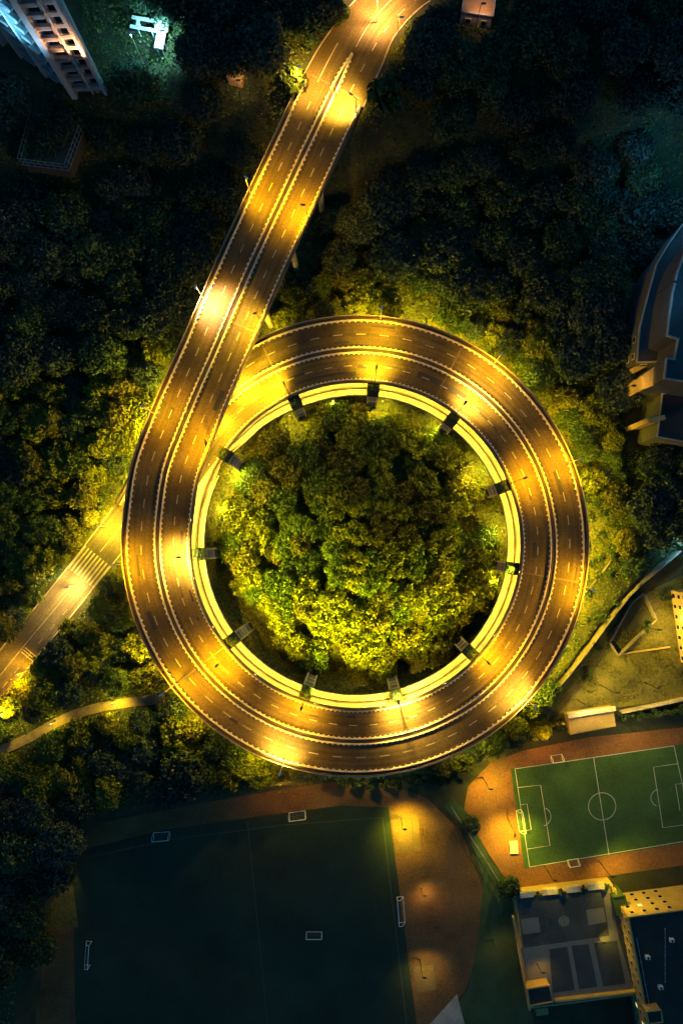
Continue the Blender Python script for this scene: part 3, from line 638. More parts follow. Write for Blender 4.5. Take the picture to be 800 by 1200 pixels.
wall('low_wall', [(728, 766), (740, 764), (783, 758)], ZF, .6, .4, M['wall'], 'straight low kerb wall crossing the lawn')
wall('basin_wall', [(722, 768), (712, 752), (738, 705), (752, 695), (766, 725), (722, 768)], ZF, 1.6, .35, M['deck'], 'low wall round the sunken garden on the lawn')
# gatehouse
t = empty('gatehouse', Pf(692, 846)); tag(t, 'small flat roofed gatehouse with a bright parapet above the small pitch', 'building')
def loc(px, py, z): p = P(px, py, z); return (p[0]-t.location.x, p[1]-t.location.y, p[2]-ZF)
def rel(pts, z, o): return [(P(a, b, z)[0]-o.location.x, P(a, b, z)[1]-o.location.y) for a, b in pts]
foot = rel([(664, 838), (718, 829), (721, 851), (668, 861)], ZF+3, t)
MB().prism(foot, 0, 3).build('wall', M['wall'], t); MB().prism(rel([(663, 835), (719, 827), (720, 832), (665, 841)], ZF+3, t), 3.01, 3.9).build('parapet', M['barrier'], t)
MB().prism(rel([(666.5, 842), (718.5, 833), (720, 850), (669, 859.5)], ZF+3, t), 3.01, 3.12).build('roof', M['wall'], t)
for q in range(3):
    u = .2+.3*q; a = Vector(foot[0]+(0,)).lerp(Vector(foot[1]+(0,)), u) if False else None
# generic building from a footprint (world xy, absolute), with windows on chosen walls
def building(name, cen, foot, h, wallm, roofm, lab, walls=(), pm=None, floor=3.2, ww=1.1, wh=1.3, gap=2.6, parapet=.7, z0=None, cat='building', wm='glass', maxw=90):
    t = empty(name, cen); tag(t, lab, cat); f = [(p[0]-cen[0], p[1]-cen[1]) for p in foot]
    n = len(f); ar = sum(f[i][0]*f[(i+1) % n][1]-f[(i+1) % n][0]*f[i][1] for i in range(n))
    MB().prism(f, 0, h).build('wall', wallm, t)
    c = (sum(p[0] for p in f)/n, sum(p[1] for p in f)/n)
    g = [(c[0]+(p[0]-c[0])*.97, c[1]+(p[1]-c[1])*.97) for p in f]
    MB().prism(g, h+.003, h+.12).build('roof', roofm, t)
    if parapet:
        m = MB()
        for i in range(n):
            a = f[i]; b = f[(i+1) % n]; d = math.hypot(b[0]-a[0], b[1]-a[1]); m.box(((a[0]+b[0])/2, (a[1]+b[1])/2, h+parapet/2+.002*i), (d+.3, .3, parapet), math.atan2(b[1]-a[1], b[0]-a[0]))
        m.build('parapet', pm or wallm, t)
    cnt = 0
    for i in walls:
        a = Vector((*f[i], 0)); b = Vector((*f[(i+1) % n], 0)); d = b-a; Lw = d.length; u = d.normalized(); out = Vector((u.y, -u.x, 0))
        if ar < 0: out = -out
        rz = math.atan2(u.y, u.x); k = max(1, int(Lw/gap))
        for fl in range(int(h/floor)):
            for q in range(k):
                if cnt >= maxw: break
                p = a+u*(Lw*(q+.5)/k)+out*.03; zz = fl*floor+floor*.55
                wo = MB().box((p.x, p.y, zz), (ww+.25, .14, wh+.25), rz).build('window', M['barrier'] if wm == 'glass' else wallm, t)
                pp = p+out*.075; MB().box((pp.x, pp.y, zz), (ww, .04, wh), rz).build('pane', M['winlit'] if (cnt*7+3) % 11 == 0 else M['glass'], wo); cnt += 1
    return t
def fp(pxs, z): return [P(a, b, z)[:2] for a, b in pxs]
# court building (podium with sports courts on top)
zc = ZF+4
t = building('court_building', Pf(665, 1110), fp([(602, 1050), (717, 1036), (748, 1166), (622, 1182)], zc), 4.0, M['wall'], M['court'], 'flat roofed building with basketball and badminton courts on its roof', parapet=0)
def rp(px, py, z): p = P(px, py, z); return (p[0]-t.location.x, p[1]-t.location.y)
def rpoly(name, pxs, dz, mat): MB().poly([(*rp(a, b, zc), 4.13+dz) for a, b in pxs][::-1]).build(name, mat, t)
rpoly('court_apron', [(609, 1111), (713, 1096), (705, 1042), (714, 1041), (724, 1098), (742, 1160), (626, 1176)], .005, M['courtp'])
for a in ([(643, 1112), (664, 1109), (673, 1160), (647, 1163)], [(669, 1108), (689, 1106), (699, 1156), (678, 1159)], [(695, 1105), (722, 1102), (732, 1152), (706, 1156)]): rpoly('badminton_court', a, .012, M['court'])
rpoly('free_throw_area', [(609, 1077), (630, 1074), (633, 1092), (612, 1095)], .012, M['courtp']); rpoly('free_throw_area', [(686, 1066), (706, 1063), (710, 1080), (689, 1084)], .012, M['courtp'])
rpoly('centre_circle', arc(660, 1079, 6.5, 0, 360, 24)[:-1][::-1], .014, M['courtp'])
m = MB()
for l in ([(655, 1050), (664, 1102)], arc(616, 1085, 25, -80, 75, 16), arc(706, 1072, 25, 100, 255, 16), [(606, 1058), (703, 1046), (712, 1094), (614, 1108), (606, 1058)]):
    s_ = strip_mb([(*rp(a, b, zc), 0) for a, b in l], .13, 4.146); n = len(m.v); m.v += s_.v; m.f += [tuple(i+n for i in f) for f in s_.f]
m.build('court_marking', M['lined'], t)
def pwall(name, a, b, h, th, mat, z=4.0):
    p, q = rp(*a, zc), rp(*b, zc); d = math.hypot(q[0]-p[0], q[1]-p[1]); MB().box(((p[0]+q[0])/2, (p[1]+q[1])/2, z+h/2), (d, th, h), math.atan2(q[1]-p[1], q[0]-p[0])).build(name, mat, t)
pwall('parapet', (600, 1072), (619, 1180), 1.4, .5, M['wall']); pwall('parapet', (648, 1170), (746, 1159), 1.4, .5, M['wall']); pwall('parapet', (719, 1040), (747, 1163), 1.2, .4, M['wall'])
for a, b in (((608, 1047), (626, 1045)), ((634, 1044), (652, 1042)), ((662, 1041), (680, 1039)), ((687, 1038), (706, 1036))):
    pwall('bench_stand', a, b, 1.1, 1.5, M['shoulder'])
t2 = building('stair_house', (*P(631, 1166, zc)[:2], -2.), fp([(617, 1158), (643, 1154), (647, 1173), (620, 1178)], 1), 3.0, M['wall'], M['roofd'], 'small square stair house at the lower left corner of the roof courts', walls=(0,), parapet=.4)
building('lean_to_shed', Pf(634, 1183), fp([(626, 1182), (641, 1180), (642, 1188), (628, 1190)], -4), 2.2, M['roofl'], M['roofl'], 'tiny tan shed below the stair house', parapet=0, cat='shed')
# yellow building with windows on its north and west walls
zr = ZF+11
building('school_building', Pf(770, 1120), fp([(735, 1074), (794, 1066), (880, 1055), (910, 1230), (768, 1250)], zr), 11, M['wall'], M['roofd'], 'dark roofed school building with yellow lit walls full of windows beside the roof courts', walls=(0, 4), floor=2.7, ww=1.0, wh=1.0, gap=3.1, parapet=.5)
building('roof_hut', (*P(772, 1190, zr)[:2], zr+.12), fp([(757, 1186), (774, 1184), (776, 1198), (760, 1200)], zr+3), 2.6, M['wall'], M['roofd'], 'small hut on the dark roof of the school building', parapet=.3, cat='hut')
x, y, z = P(725, 1057, ZF+6); building('entrance_block', (x, y, ZF), fp([(717, 1051), (731, 1049), (736, 1069), (722, 1072)], ZF+6), 6, M['grassdk'], M['grassdk'], 'green roofed entrance block between the roof courts and the school building', parapet=.4)
for q, (a, b) in enumerate([((757, 1120), 'by the left edge'), ((772, 1155), 'near the middle'), ((785, 1100), 'near the top right')]):
    x, y, z = P(*a, zr); t = empty('air_conditioner', (x, y, zr+.12)); tag(t, 'white air conditioning unit on the dark school roof '+b, 'air conditioner', 'air conditioners on the school roof')
    MB().box((0, 0, .5), (1.1, .8, 1.0)).build('casing', M['white'], t, bevel=.03); MB().tube((0, 0, 1.0), (0, 0, 1.06), .33, k=16).build('fan_grille', M['darksteel'], t)
for q, (a, b, L_, nm) in enumerate([((778, 1088), (778, 1150), 0, 'long pipe run across the dark school roof'), ((745, 1100), (760, 1180), 0, 'pipe run near the left edge of the dark school roof')]):
    p0 = P(*a, zr); p1 = P(*b, zr); m = MB(); m.tube((*p0[:2], zr+.35), (*p1[:2], zr+.35), .09, k=6)
    for f in range(7):
        u = f/6; m.box((p0[0]+(p1[0]-p0[0])*u, p0[1]+(p1[1]-p0[1])*u, zr+.2), (.3, .3, .28))
    tag(m.build('roof_pipe', M['steel']), nm, 'pipe')
gl((718, 1028), (745, 1050), 2600, YEL, 'lamp mast in front of the school building', z=ZF, H=9, dark=True, size=165, grp='lamp masts round the school')
gl((706, 1105), (728, 1110), 260, YEL, 'low wall lamp facing the west wall of the school building', z=-2, H=3, dark=True, size=150, grp='lamp masts round the school')
gl((650, 1032), (650, 1045), 700, YEL, 'lamp mast above the bench stands of the roof courts', z=ZF, H=8, dark=True, size=160, grp='lamp masts round the school')
gl((585, 1120), (600, 1125), 260, SOD, 'lamp mast left of the roof courts', z=ZF, H=7, dark=True, size=165, grp='lamp masts round the school')
gl((636, 1140), (634, 1150), 140, SOD, 'low lamp above the stair house', z=-2, H=4, dark=True, size=160, grp='lamp masts round the school')
# apartment block at the right edge with a yellow lit facade
building('apartment_block', Pf(800, 730), fp([(785, 692), (797, 776), (900, 760), (890, 676)], ZF), 34, M['wall'], M['roofd'], 'yellow lit apartment block with rows of small windows at the right edge', walls=(0,), floor=2.9, ww=1.0, wh=1.4, gap=2.6)
gl((772, 738), (800, 735), 3600, (1, .62, .1), 'lamp mast in front of the apartment block at the right edge', z=ZF, H=8, dark=True, size=160, grp='lamp masts on the lawn')
gl((722, 812), (720, 800), 1900, (1, .66, .15), 'lamp mast on the lawn above the gatehouse', z=ZF, H=10, dark=True, size=165, grp='lamp masts on the lawn')
gl((690, 828), (690, 838), 900, (1, .62, .2), 'lamp over the gatehouse parapet', z=ZF, H=8, dark=True, size=150, grp='lamp masts on the lawn')
gl((770, 806), (768, 820), 700, (1, .62, .2), 'lamp beside the pale boundary wall', z=ZF, H=7, dark=True, size=160, grp='lamp masts on the lawn')
# ------------------------------------------------------------------ right side: dark complex with stepped curved roof
zt = 24
cur = [(800, 298), (792, 320), (786, 345), (782, 375), (780, 394)]
t = building('hospital_block', (*P(800, 380, 0)[:2], 0), fp([(850, 262), (812, 280)] + cur + [(793, 398), (788, 422), (779, 421), (777, 444), (850, 455)], zt), zt, M['darkwall'], M['roofb'],
             'large dark blue roofed block with a curved parapet at the right edge', walls=(), pm=M['concrete'], parapet=.8)
building('lower_wing', (*P(770, 380, 0)[:2], 0), fp([(800, 262), (783, 285), (768, 310), (757, 350), (748, 385), (745, 425), (770, 424), (779, 380), (788, 330), (800, 295)], 14), 14, M['darkwall'], M['roofb'],
         'narrow curved lower wing left of the dark blue roofed block', walls=(4, 5), floor=3.3, ww=1.2, wh=1.3, gap=3.2, pm=M['concrete'], parapet=.6)
building('yellow_wing', (*P(765, 438, 0)[:2], 0), fp([(753, 440), (775, 424), (777, 446), (755, 455)], 18), 18, M['wall'], M['wall'], 'small wing with a bright yellow roof at the foot of the dark blue block', walls=(0,), parapet=.3)
building('yellow_porch', (*P(748, 431, 0)[:2], 0), fp([(739, 432), (757, 423), (760, 428), (742, 437)], 10), 10, M['wall'], M['wall'], 'narrow yellow roofed porch left of the small yellow wing', parapet=0)
building('yellow_porch', (*P(770, 491, 0)[:2], 0), fp([(757, 490), (778, 486), (780, 491), (760, 495)], 14), 14, M['wall'], M['wall'], 'thin yellow roofed porch alone below the dark blue block', parapet=0)
building('dark_annex', (*P(790, 480, 0)[:2], 0), fp([(775, 462), (860, 450), (870, 530), (769, 512)], 12), 12, M['darkwall'], M['roofd'], 'flat black roofed annex with a pale rim below the dark blue block', pm=M['concrete'], parapet=.5)
gl((742, 452), (758, 440), 1900, (1, .55, .05), 'added lamp brightening the yellow wing at the right', z=0, H=24, dark=True, size=62, grp='lamps by the right hand block')  # added lamp, kept narrow to brighten only the yellow parts
gl((790, 330), (795, 340), 420, (.10, .5, 1), 'blue roof lamp on the curved block', z=zt, H=8, dark=True, size=170, grp='lamps by the right hand block')
gl((790, 190), (800, 200), 3200, (.08, .5, 1), 'added blue lamp for the haze above the curved block', z=8, H=22, dark=True, size=170, grp='lamps by the right hand block')  # added lamp standing in for the bluish haze on the right
gl((796, 636), (797, 640), 900, (.3, .8, 1), 'pale blue lamp at the right edge between the trees', z=0, H=6, dark=False, size=160, grp='lamps by the right hand block')
# ------------------------------------------------------------------ top left: tower seen from above, court, pavilion, shed
ZT = 22
A_, B_, C_, D_ = (125, 104), (84, 106), (6, 48), (45, -60)
tw = building('residential_tower', (*P(84, 106, ZT)[:2], ZT-.5), fp([A_, B_, C_, D_], ZT), 78, M['tower'], M['roofd'], 'tall residential tower at the top left with stacked balconies and an orange lit stair column', walls=(), parapet=1)
fa = [Vector((*P(*q, ZT)[:2], 0))-Vector((tw.location.x, tw.location.y, 0)) for q in (A_, B_, C_)]
def facade(a, b, side, pil, bal, seedk):
    d = (b-a); Lw = d.length; u = d.normalized(); out = Vector((-u.y, u.x, 0))
    cm = (Vector((*P(60, 20, ZT)[:2], 0))-Vector((tw.location.x, tw.location.y, 0)))
    if out.dot(cm-a) > 0: out = -out
    rz = math.atan2(u.y, u.x)
    for f0, wd, dp, mt_ in pil:
        p = a+u*Lw*f0+out*dp/2; MB().box((p.x, p.y, 38), (wd, dp, 76), rz).build('pilaster', mt_, tw)
    for f0, wd, dp, mt_ in bal:
        for k in range(14):
            p = a+u*Lw*f0+out*dp/2; zz = 2.5+k*3
            bo = MB().box((p.x, p.y, zz), (wd, dp, .22), rz).build('balcony', mt_, tw)
            pr = a+u*Lw*f0+out*(dp-.06); MB().box((pr.x, pr.y, zz+.5), (wd, .07, .75), rz).build('balcony_railing', M['steel'], bo)
            pw = a+u*Lw*f0+out*.08; MB().box((pw.x, pw.y, zz+1.4), (wd*.7, .08, 1.9), rz).build('window', M['glass'], tw)
facade(fa[0], fa[1], 1, [(.04, .7, 1.2, M['tower']), (.93, 1.3, 1.8, M['tower']), (.40, .35, .9, M['tower'])], [(.22, 2.2, .9, M['tower']), (.66, 3.0, 1.3, M['tower'])], 1)
facade(fa[1], fa[2], 1, [(.35, .8, 1.2, M['tower']), (.7, .8, 1.2, M['tower']), (.97, 1.4, 1.6, M['tower'])], [(.18, 2.6, 1.2, M['tower']), (.52, 3.0, 1.2, M['tower'])], 2)
def rawlamp(lab, x, y, z, g, aim, pw, col, size=150):
    lamp((x-1, y, g), (x, y, z), aim, pw, col, lab, 'lamps round the tall tower', True, size)
xa, ya, _ = P(112, 118, ZT); p_ = P(84, 106, ZT); q_ = P(118, 104, ZT+15)
rawlamp('tall lamp below the orange lit side of the tower', p_[0]+9.5, p_[1]-6.5, ZT+9, ZT, (p_[0]+5, p_[1]+1, ZT+24), 60000, (1, .42, .16), 70)
rawlamp('tall blue white lamp below the left side of the tower', p_[0]-12, p_[1]-9, ZT+14, ZT, (p_[0]-5, p_[1]+4, ZT+24), 26000, (.16, .62, 1), 100)
# fenced court
t = empty('fenced_court', P(52, 155, 14)); tag(t, 'faint grey fenced ball court below the tower at the top left', 'court')
cc = [Vector(P(*q, 20)) for q in ((35, 130), (92, 146), (75, 192), (20, 185))]
zc_ = max(float(height(c.x, c.y)) for c in cc)+.15
def rl(v, z=0): return (v.x-t.location.x, v.y-t.location.y, zc_-t.location.z+z)
MB().prism([rl(c)[:2] for c in cc], zc_-t.location.z-3, zc_-t.location.z).build('court_surface', M['roofd'], t)
m = MB(); 
for i in range(4):
    a, b = cc[i], cc[(i+1) % 4]
    for zz in (.1, 1.5, 2.8): m.tube(rl(a, zz), rl(b, zz), .05, k=5)
    for q in range(8): pq = a.lerp(b, q/7); m.tube(rl(pq, 0), rl(pq, 2.8), .05, k=5)
m.build('fence_frame', M['steel'], t)
# blue lit pavilion
x, y, z = P(182, 42, ZT); gz = float(height(x, y)); t = empty('pavilion', (x, y, gz), math.radians(-10)); tag(t, 'small white pavilion with a cross shaped roof glowing pale blue at the top left', 'pavilion')
MB().box((-1.6, 1.4, 3.1), (6.4, .7, .3)).box((-3.2, .2, 3.1), (.7, 1.7, .3)).box((-1.6, -.7, 3.1), (6.4, .7, .3)).box((2.6, -1.6, 3.5), (2.0, 6.6, .3)).box((2.6, .4, 3.9), (3.0, 3.0, .5)).box((2.6, .4, 4.3), (2.0, 2.0, .3)).build('roof', M['white'], t)
m = MB().tube((2.6, .4, 4.5), (2.6, .4, 5.4), .9, .5, 12); m.build('lantern', M['white'], t)
for a in ((-3.3, 1), (-3.3, -.5), (0, 1.4), (0, -.7), (2, -4.5), (3.2, -4.5), (2, 1.4), (3.2, 1.4)): MB().tube((a[0], a[1], 0), (a[0], a[1], 3), .15).build('post', M['white'], t)
gl((190, 36), (184, 42), 3200, (.35, .85, 1), 'pale blue lamp over the white pavilion', z=gz, H=8, dark=False, size=150, grp='lamps round the tall tower')
gl((155, 38), (150, 50), 1500, (.2, .7, 1), 'dim blue lamp left of the white pavilion', z=gz, H=12, dark=False, size=150, grp='lamps round the tall tower')
x, y, z = P(280, 99, 20); gz = float(height(x, y)); building('garden_shed', (x, y, gz), [(x-2, y-1.2), (x+1.2, y-2), (x+2.2, y+.9), (x-1.1, y+1.9)], 2.6, M['roofl'], M['roofl'], 'small tan roofed garden shed alone in the dark wood left of the ramp', parapet=.1, cat='shed')
gl((279, 94), (280, 99), 380, (1, .6, .25), 'dim lamp beside the tan garden shed', z=gz, H=6, dark=True, size=90, grp='lamps in the wood')
x, y, z = P(558, 14, 22); building('cottage', (x, y, 21.8), [(x-4, y-3), (x+3, y-4), (x+4, y+3), (x-3, y+4)], 4, M['concrete'], M['roofl'], 'pale cottage in the wood at the top edge right of the road', walls=(0,), parapet=.3, cat='house')
gl((566, 4), (562, 12), 420, (1, .5, .25), 'dim lamp beside the cottage at the top edge', z=22, H=8, dark=True, size=120, grp='lamps in the wood')
# footpath
fpx = [(-40, 893), (0, 880), (35, 864), (70, 845), (105, 832), (150, 823), (195, 818)]
FPW = catmull(np.array([(*P(a, b, 0)[:2], 0, 0, 0) for a, b in fpx]), 10)
hh = height(FPW[:, 0], FPW[:, 1]); FP = [(x, y, float(z)+.25) for x, y, z in zip(FPW[:, 0], FPW[:, 1], hh)]
m = MB(); prev = None
for i, p in enumerate(FP):
    a = Vector(FP[max(i-1, 0)]); b = Vector(FP[min(i+1, len(FP)-1)]); d = (b-a).normalized(); n = Vector((-d.y, d.x, 0)); q = Vector(p); e = (q+n*1.25, q-n*1.25, q-n*1.25-Vector((0, 0, .6)), q+n*1.25-Vector((0, 0, .6)))
    if prev: m.quad(prev[1], e[1], e[0], prev[0]); m.quad(prev[2], e[2], e[1], prev[1]); m.quad(prev[0], e[0], e[3], prev[3])
    prev = e
tag(m.build('footpath', M['pathm']), kind='structure')
# fence between the tracks
t = empty('wire_fence', Pf(570, 1000)); tag(t, 'pale wire fence running diagonally between the two running tracks', 'fence')
pts = [Pf(*q) for q in ((528, 944), (548, 975), (572, 1012), (592, 1046))]; m = MB(); n = MB()
for a, b in zip(pts[:-1], pts[1:]):
    a = Vector(a)-t.location; b = Vector(b)-t.location
    for zz in (.2, 1.2, 2.2): m.tube(a+Vector((0, 0, zz)), b+Vector((0, 0, zz)), .05, k=5)
    for q in range(4): c = a.lerp(b, q/4); n.tube(c, c+Vector((0, 0, 2.3)), .07, k=6)
m.build('fence_wire', M['steel'], t); n.build('fence_posts', M['steel'], t)
# ------------------------------------------------------------------ trees
def crown(name, R, nleaf, size, mat, seed, flat=.75, lobes=18, aspect=1.6, H=None, sparse=.0):
    rg = np.random.default_rng(seed); H = H or R*1.0; cs = []
    for k in range(lobes):
        a = rg.uniform(0, 2*PI); r = R*math.sqrt(rg.uniform(0, 1))*.74; zz = H+(R*flat)*math.sqrt(max(0, 1-(r/R)**2))*rg.uniform(.05, 1.15)-.3*R
        cs.append((r*math.cos(a), r*math.sin(a), zz, R*rg.uniform(.13, .27)))
    w_ = np.array([c[3]**2 for c in cs]); w_ /= w_.sum(); pick = rg.choice(lobes, nleaf, p=w_); c = np.array(cs)[pick]
    d = rg.normal(size=(nleaf, 3)); d[:, 2] += .35; d /= np.linalg.norm(d, axis=1)[:, None]
    rad = c[:, 3]*(1+rg.normal(0, .32, nleaf)); p = c[:, :3]+d*rad[:, None]*np.array([1, 1, .8])
    me = leaf_mesh(name, p, d+rg.normal(0, .8, (nleaf, 3)), size*rg.uniform(.6, 1.35, nleaf), rg, aspect); me.materials.append(mat)
    tm = MB(); tm.tube((0, 0, -1), (0, 0, H*.7), R*.07, R*.045, 7)
    for q in range(min(7, lobes)):
        c0 = cs[q]; tm.tube((0, 0, H*(.4+.05*q)), (c0[0]*.8, c0[1]*.8, c0[2]), R*.03, R*.012, 5)
    tmesh = bpy.data.meshes.new('trunk'); tmesh.from_pydata(tm.v, [], tm.f); tmesh.materials.append(M['bark'])
    return (me, tmesh, R)
KINDS = {
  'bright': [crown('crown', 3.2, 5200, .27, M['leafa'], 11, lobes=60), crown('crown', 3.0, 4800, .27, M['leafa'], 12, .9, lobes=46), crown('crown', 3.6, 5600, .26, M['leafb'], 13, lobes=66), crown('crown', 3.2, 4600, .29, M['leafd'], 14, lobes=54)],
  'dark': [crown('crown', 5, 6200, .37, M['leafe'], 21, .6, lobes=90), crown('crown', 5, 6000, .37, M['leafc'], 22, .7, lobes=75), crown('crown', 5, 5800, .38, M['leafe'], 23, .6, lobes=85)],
  'bigleaf': [crown('crown', 4.2, 700, .75, M['leafb'], 31, .8, lobes=20, aspect=2.6)],
  'bush': [crown('crown', 1.7, 1300, .2, M['leafc'], 41, .9, lobes=10, H=1.0)],
}
NAMES = {'bright': 'broadleaf_tree', 'dark': 'dark_tree', 'bigleaf': 'broadleaf_tree', 'bush': 'shrub'}  # dark leaf colours paint in the unlit woods, no separate species
TREES = []
def add_tree(kind, var, x, y, z, R, label, group, cat='tree', zs=1.0):
    me, tm, R0 = KINDS[kind][var]; s = R/R0
    t = bpy.data.objects.new(NAMES[kind], None); COL.objects.link(t); t.location = (x, y, z); t.scale = (s, s, s*zs); t.rotation_euler = (0, 0, random.uniform(0, 6.28)); t.empty_display_size = .3
    for nm, me_ in (('crown', me), ('trunk', tm)):
        o = bpy.data.objects.new(nm, me_); COL.objects.link(o); o.parent = t
    tag(t, label, cat, group); TREES.append(t); return t
PXPATH = np.array([PX(*p[:3]) for p in PATH]); PXW = np.array([(FPX/(CAMZ-p[2]))*max(p[3], p[4]) for p in PATH])
sel = np.arange(0, N_ALL, 4); PP = PXPATH[sel]; PW = PXW[sel]
EX = [[(60, 1010), (110, 955), (200, 938), (330, 918), (440, 912), (540, 900), (600, 875), (660, 862), (720, 855), (860, 840), (900, 1300), (-10, 1300), (38, 1100)],
      [(636, 822), (662, 785), (715, 710), (745, 676), (800, 640), (900, 600), (900, 860), (640, 862)],
      [(735, 525), (732, 430), (745, 340), (770, 262), (830, 230), (900, 230), (900, 540)], [(-60, -80), (140, -80), (135, 112), (84, 120), (-60, 60)], [(15, 122), (98, 140), (85, 200), (10, 194)]]
EX2 = [[(636, 850), (655, 700), (700, 620), (725, 600), (745, 676), (715, 716), (663, 785)]]
def blocked(px, py, rp, z):
    for e in EX2:
        if inside(np.array([px]), np.array([py]), e)[0]: return True
    if px > 430 and 360 < py < 700 and math.hypot(px-NX, py-NY) < 272+8+rp*.75: return True
    for e in EX:
        if inside(np.array([px]), np.array([py]), e)[0]: return True
    d = np.hypot(PP[:, 0]-px, PP[:, 1]-py)-PW
    if d.min() < rp: return True
    for cx, cy, r in ((104, 605, 14), (40, 697, 12), (80, 735, 8), (6, 828, 12), (450, 112, 20), (344, 92, 10), (400, 14, 8), (327, 908, 6), (182, 42, 22), (280, 99, 10), (558, 14, 22)):
        if math.hypot(px-cx, py-cy) < r+rp: return True
    x, y, _ = P(px, py, z); dd = np.hypot(FPW[:, 0]-x, FPW[:, 1]-y).min()
    if dd < 2.2+rp*.12: return True
    return False
placed = []
def try_place(kind, px, py, R, ov, gap):
    x, y, _ = P(px, py, 0); z = float(height(x, y)); top = z+R*1.5; x, y, _ = P(px, py, top); z = float(height(x, y))
    rp = R*FPX/(CAMZ-top)
    if blocked(px, py, rp*gap, z): return False
    for (qx, qy, qr) in placed:
        if (qx-x)**2+(qy-y)**2 < ((qr+R)*ov)**2: return False
    placed.append((x, y, R)); return (x, y, z)
todo = []
# trees inside the ring
n = 0
for it in range(9000):
    if n >= 150: break
    a = random.uniform(0, 2*PI); r = 36*math.sqrt(random.random()); R = random.uniform(3.2, 4.8)
    x, y = r*math.cos(a), r*math.sin(a)
    lim = (36.6-R*.55) if y > 2 else (38.2-R*.4)
    if y < 8 and x < 20 and not (x < -22 and y > -8): lim -= 2.6*min(1, (8-y)/14)*min(1, (20-x)/12)
    if r > lim: continue
    if any((qx-x)**2+(qy-y)**2 < ((qr+R)*.43)**2 for qx, qy, qr in placed): continue
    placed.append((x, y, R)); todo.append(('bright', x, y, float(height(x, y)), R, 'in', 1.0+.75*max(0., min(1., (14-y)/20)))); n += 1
NIN = n
cnt = 0
for it in range(22000):
    if cnt >= 330: break
    px = random.uniform(-25, 825); py = random.uniform(-25, 1150); x, y, _ = P(px, py, 0); dr = math.hypot(x, y)
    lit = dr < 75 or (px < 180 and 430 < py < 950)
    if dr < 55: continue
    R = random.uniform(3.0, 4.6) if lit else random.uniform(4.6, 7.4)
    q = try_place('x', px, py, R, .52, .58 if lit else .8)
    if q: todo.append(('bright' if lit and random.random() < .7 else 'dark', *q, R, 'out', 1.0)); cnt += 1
# named places
def put(kind, px, py, R, lab, zg=None, zs=1.0):
    z0 = zg if zg is not None else 0; x, y, _ = P(px, py, z0+R*1.2); z = float(height(x, y)) if zg is None else zg
    x, y, _ = P(px, py, z+R*1.2); var = random.randrange(len(KINDS[kind])); 
    add_tree(kind, var, x, y, z, R, lab, None, 'tree' if kind != 'bush' else 'shrub', zs)
put('bright', 104, 605, 3.1, 'round bright yellow tree beside the ring above the zebra crossing')
put('bright', 40, 697, 3.0, 'glowing pale green tree left of the white-hot spot on the lower road'); put('bright', 28, 712, 2.4, 'smaller glowing tree at the left edge of the lower road')
put('bright', 80, 735, 2.6, 'glowing yellow tree right of the lower road below the crossing'); put('bright', 6, 828, 3.4, 'brightly lit yellow tree at the left frame edge')
for px_, py_, r_, lb in ((16, 726, 3.4, 'dark tree leaning over the left edge of the lower road'), (96, 742, 2.8, 'dark tree at the right edge of the lower road below the glowing yellow tree'), (58, 776, 3.2, 'dark tree over the road bars on the lower road'), (38, 800, 2.8, 'dark tree at the right edge of the lower road near the frame edge'), (62, 668, 2.6, 'tree at the left end of the zebra crossing')): put('dark', px_, py_, r_, lb)
put('bigleaf', 450, 112, 5.0, 'large leaved dark green tree right of the top end of the ramp', 20); put('bigleaf', 344, 92, 3.4, 'lit large leaved tree left of the top end of the ramp', 20)
put('bigleaf', 400, 14, 2.6, 'small large leaved tree left of the road at the top edge', 21); put('dark', 497, 45, 5.5, 'round dark tree in the bend of the road at the top', 20)
put('bright', 327, 908, 2.2, 'small glowing yellow tree just below the ring beside the lowest outer lamp', 0)
put('dark', 552, 968, 2.9, 'round dark tree at the end of the fence between the running tracks', ZF); put('dark', 597, 1042, 3.4, 'round dark tree at the top left corner of the roof courts', ZF)
put('bush', 520, 915, 2.4, 'dark shrub below the ring at the top of the fence', ZF)
for q, (px, nm) in enumerate(((628, 'first'), (656, 'second'), (683, 'third'), (711, 'fourth'))): put('bush', px, 1049-q*2.2, 1.3, 'small round shrub, %s from the left along the bench stands' % nm, -2.2)
for q in range(9): put('bush', 728+q*10, 842-q*1.3, 1.9, ['leftmost shrub of the hedge below the pale boundary wall'][0] if q == 0 else 'shrub in the dark hedge below the pale boundary wall', ZF); TREES[-1]['group'] = 'hedge below the boundary wall'
for q in range(10): put('bush', 592+q*7.5, 860-q*.9, random.uniform(1.5, 2.2), 'shrub in the dark hedge left of the gatehouse', ZF); TREES[-1]['group'] = 'hedge left of the gatehouse'
for q in range(9): put('bush', 400+q*17, 919-abs(q-3)*1.2, random.uniform(1.8, 2.8), 'dark shrub along the foot of the ring above the big pitch', -3); TREES[-1]['group'] = 'shrubs at the foot of the ring'
for q, (px, py) in enumerate(((668, 772), (690, 792), (655, 800), (735, 690), (760, 735), (715, 740), (700, 758), (782, 700))): put('bush', px, py, 1.7, 'dark shrub below the retaining wall beside the lawn', ZF); TREES[-1]['group'] = 'shrubs below the retaining wall'
nb = 0
for it in range(900):
    if nb >= 70: break
    th = math.radians(random.uniform(-48, 72)); r = random.uniform(57.5, 70); x, y = r*math.cos(th), r*math.sin(th); R = random.uniform(.9, 1.9)
    px, py = PX(x, y, 1)
    if inside(np.array([x]), np.array([y]), dropx)[0] or any((x-t_.location.x)**2+(y-t_.location.y)**2 < 5 for t_ in TREES[-nb-1:]): continue
    add_tree('bush', 0, x, y, float(height(x, y))-.1, R, 'low shrub on the bright bank right of the ring', 'shrubs on the bright bank', 'shrub'); nb += 1
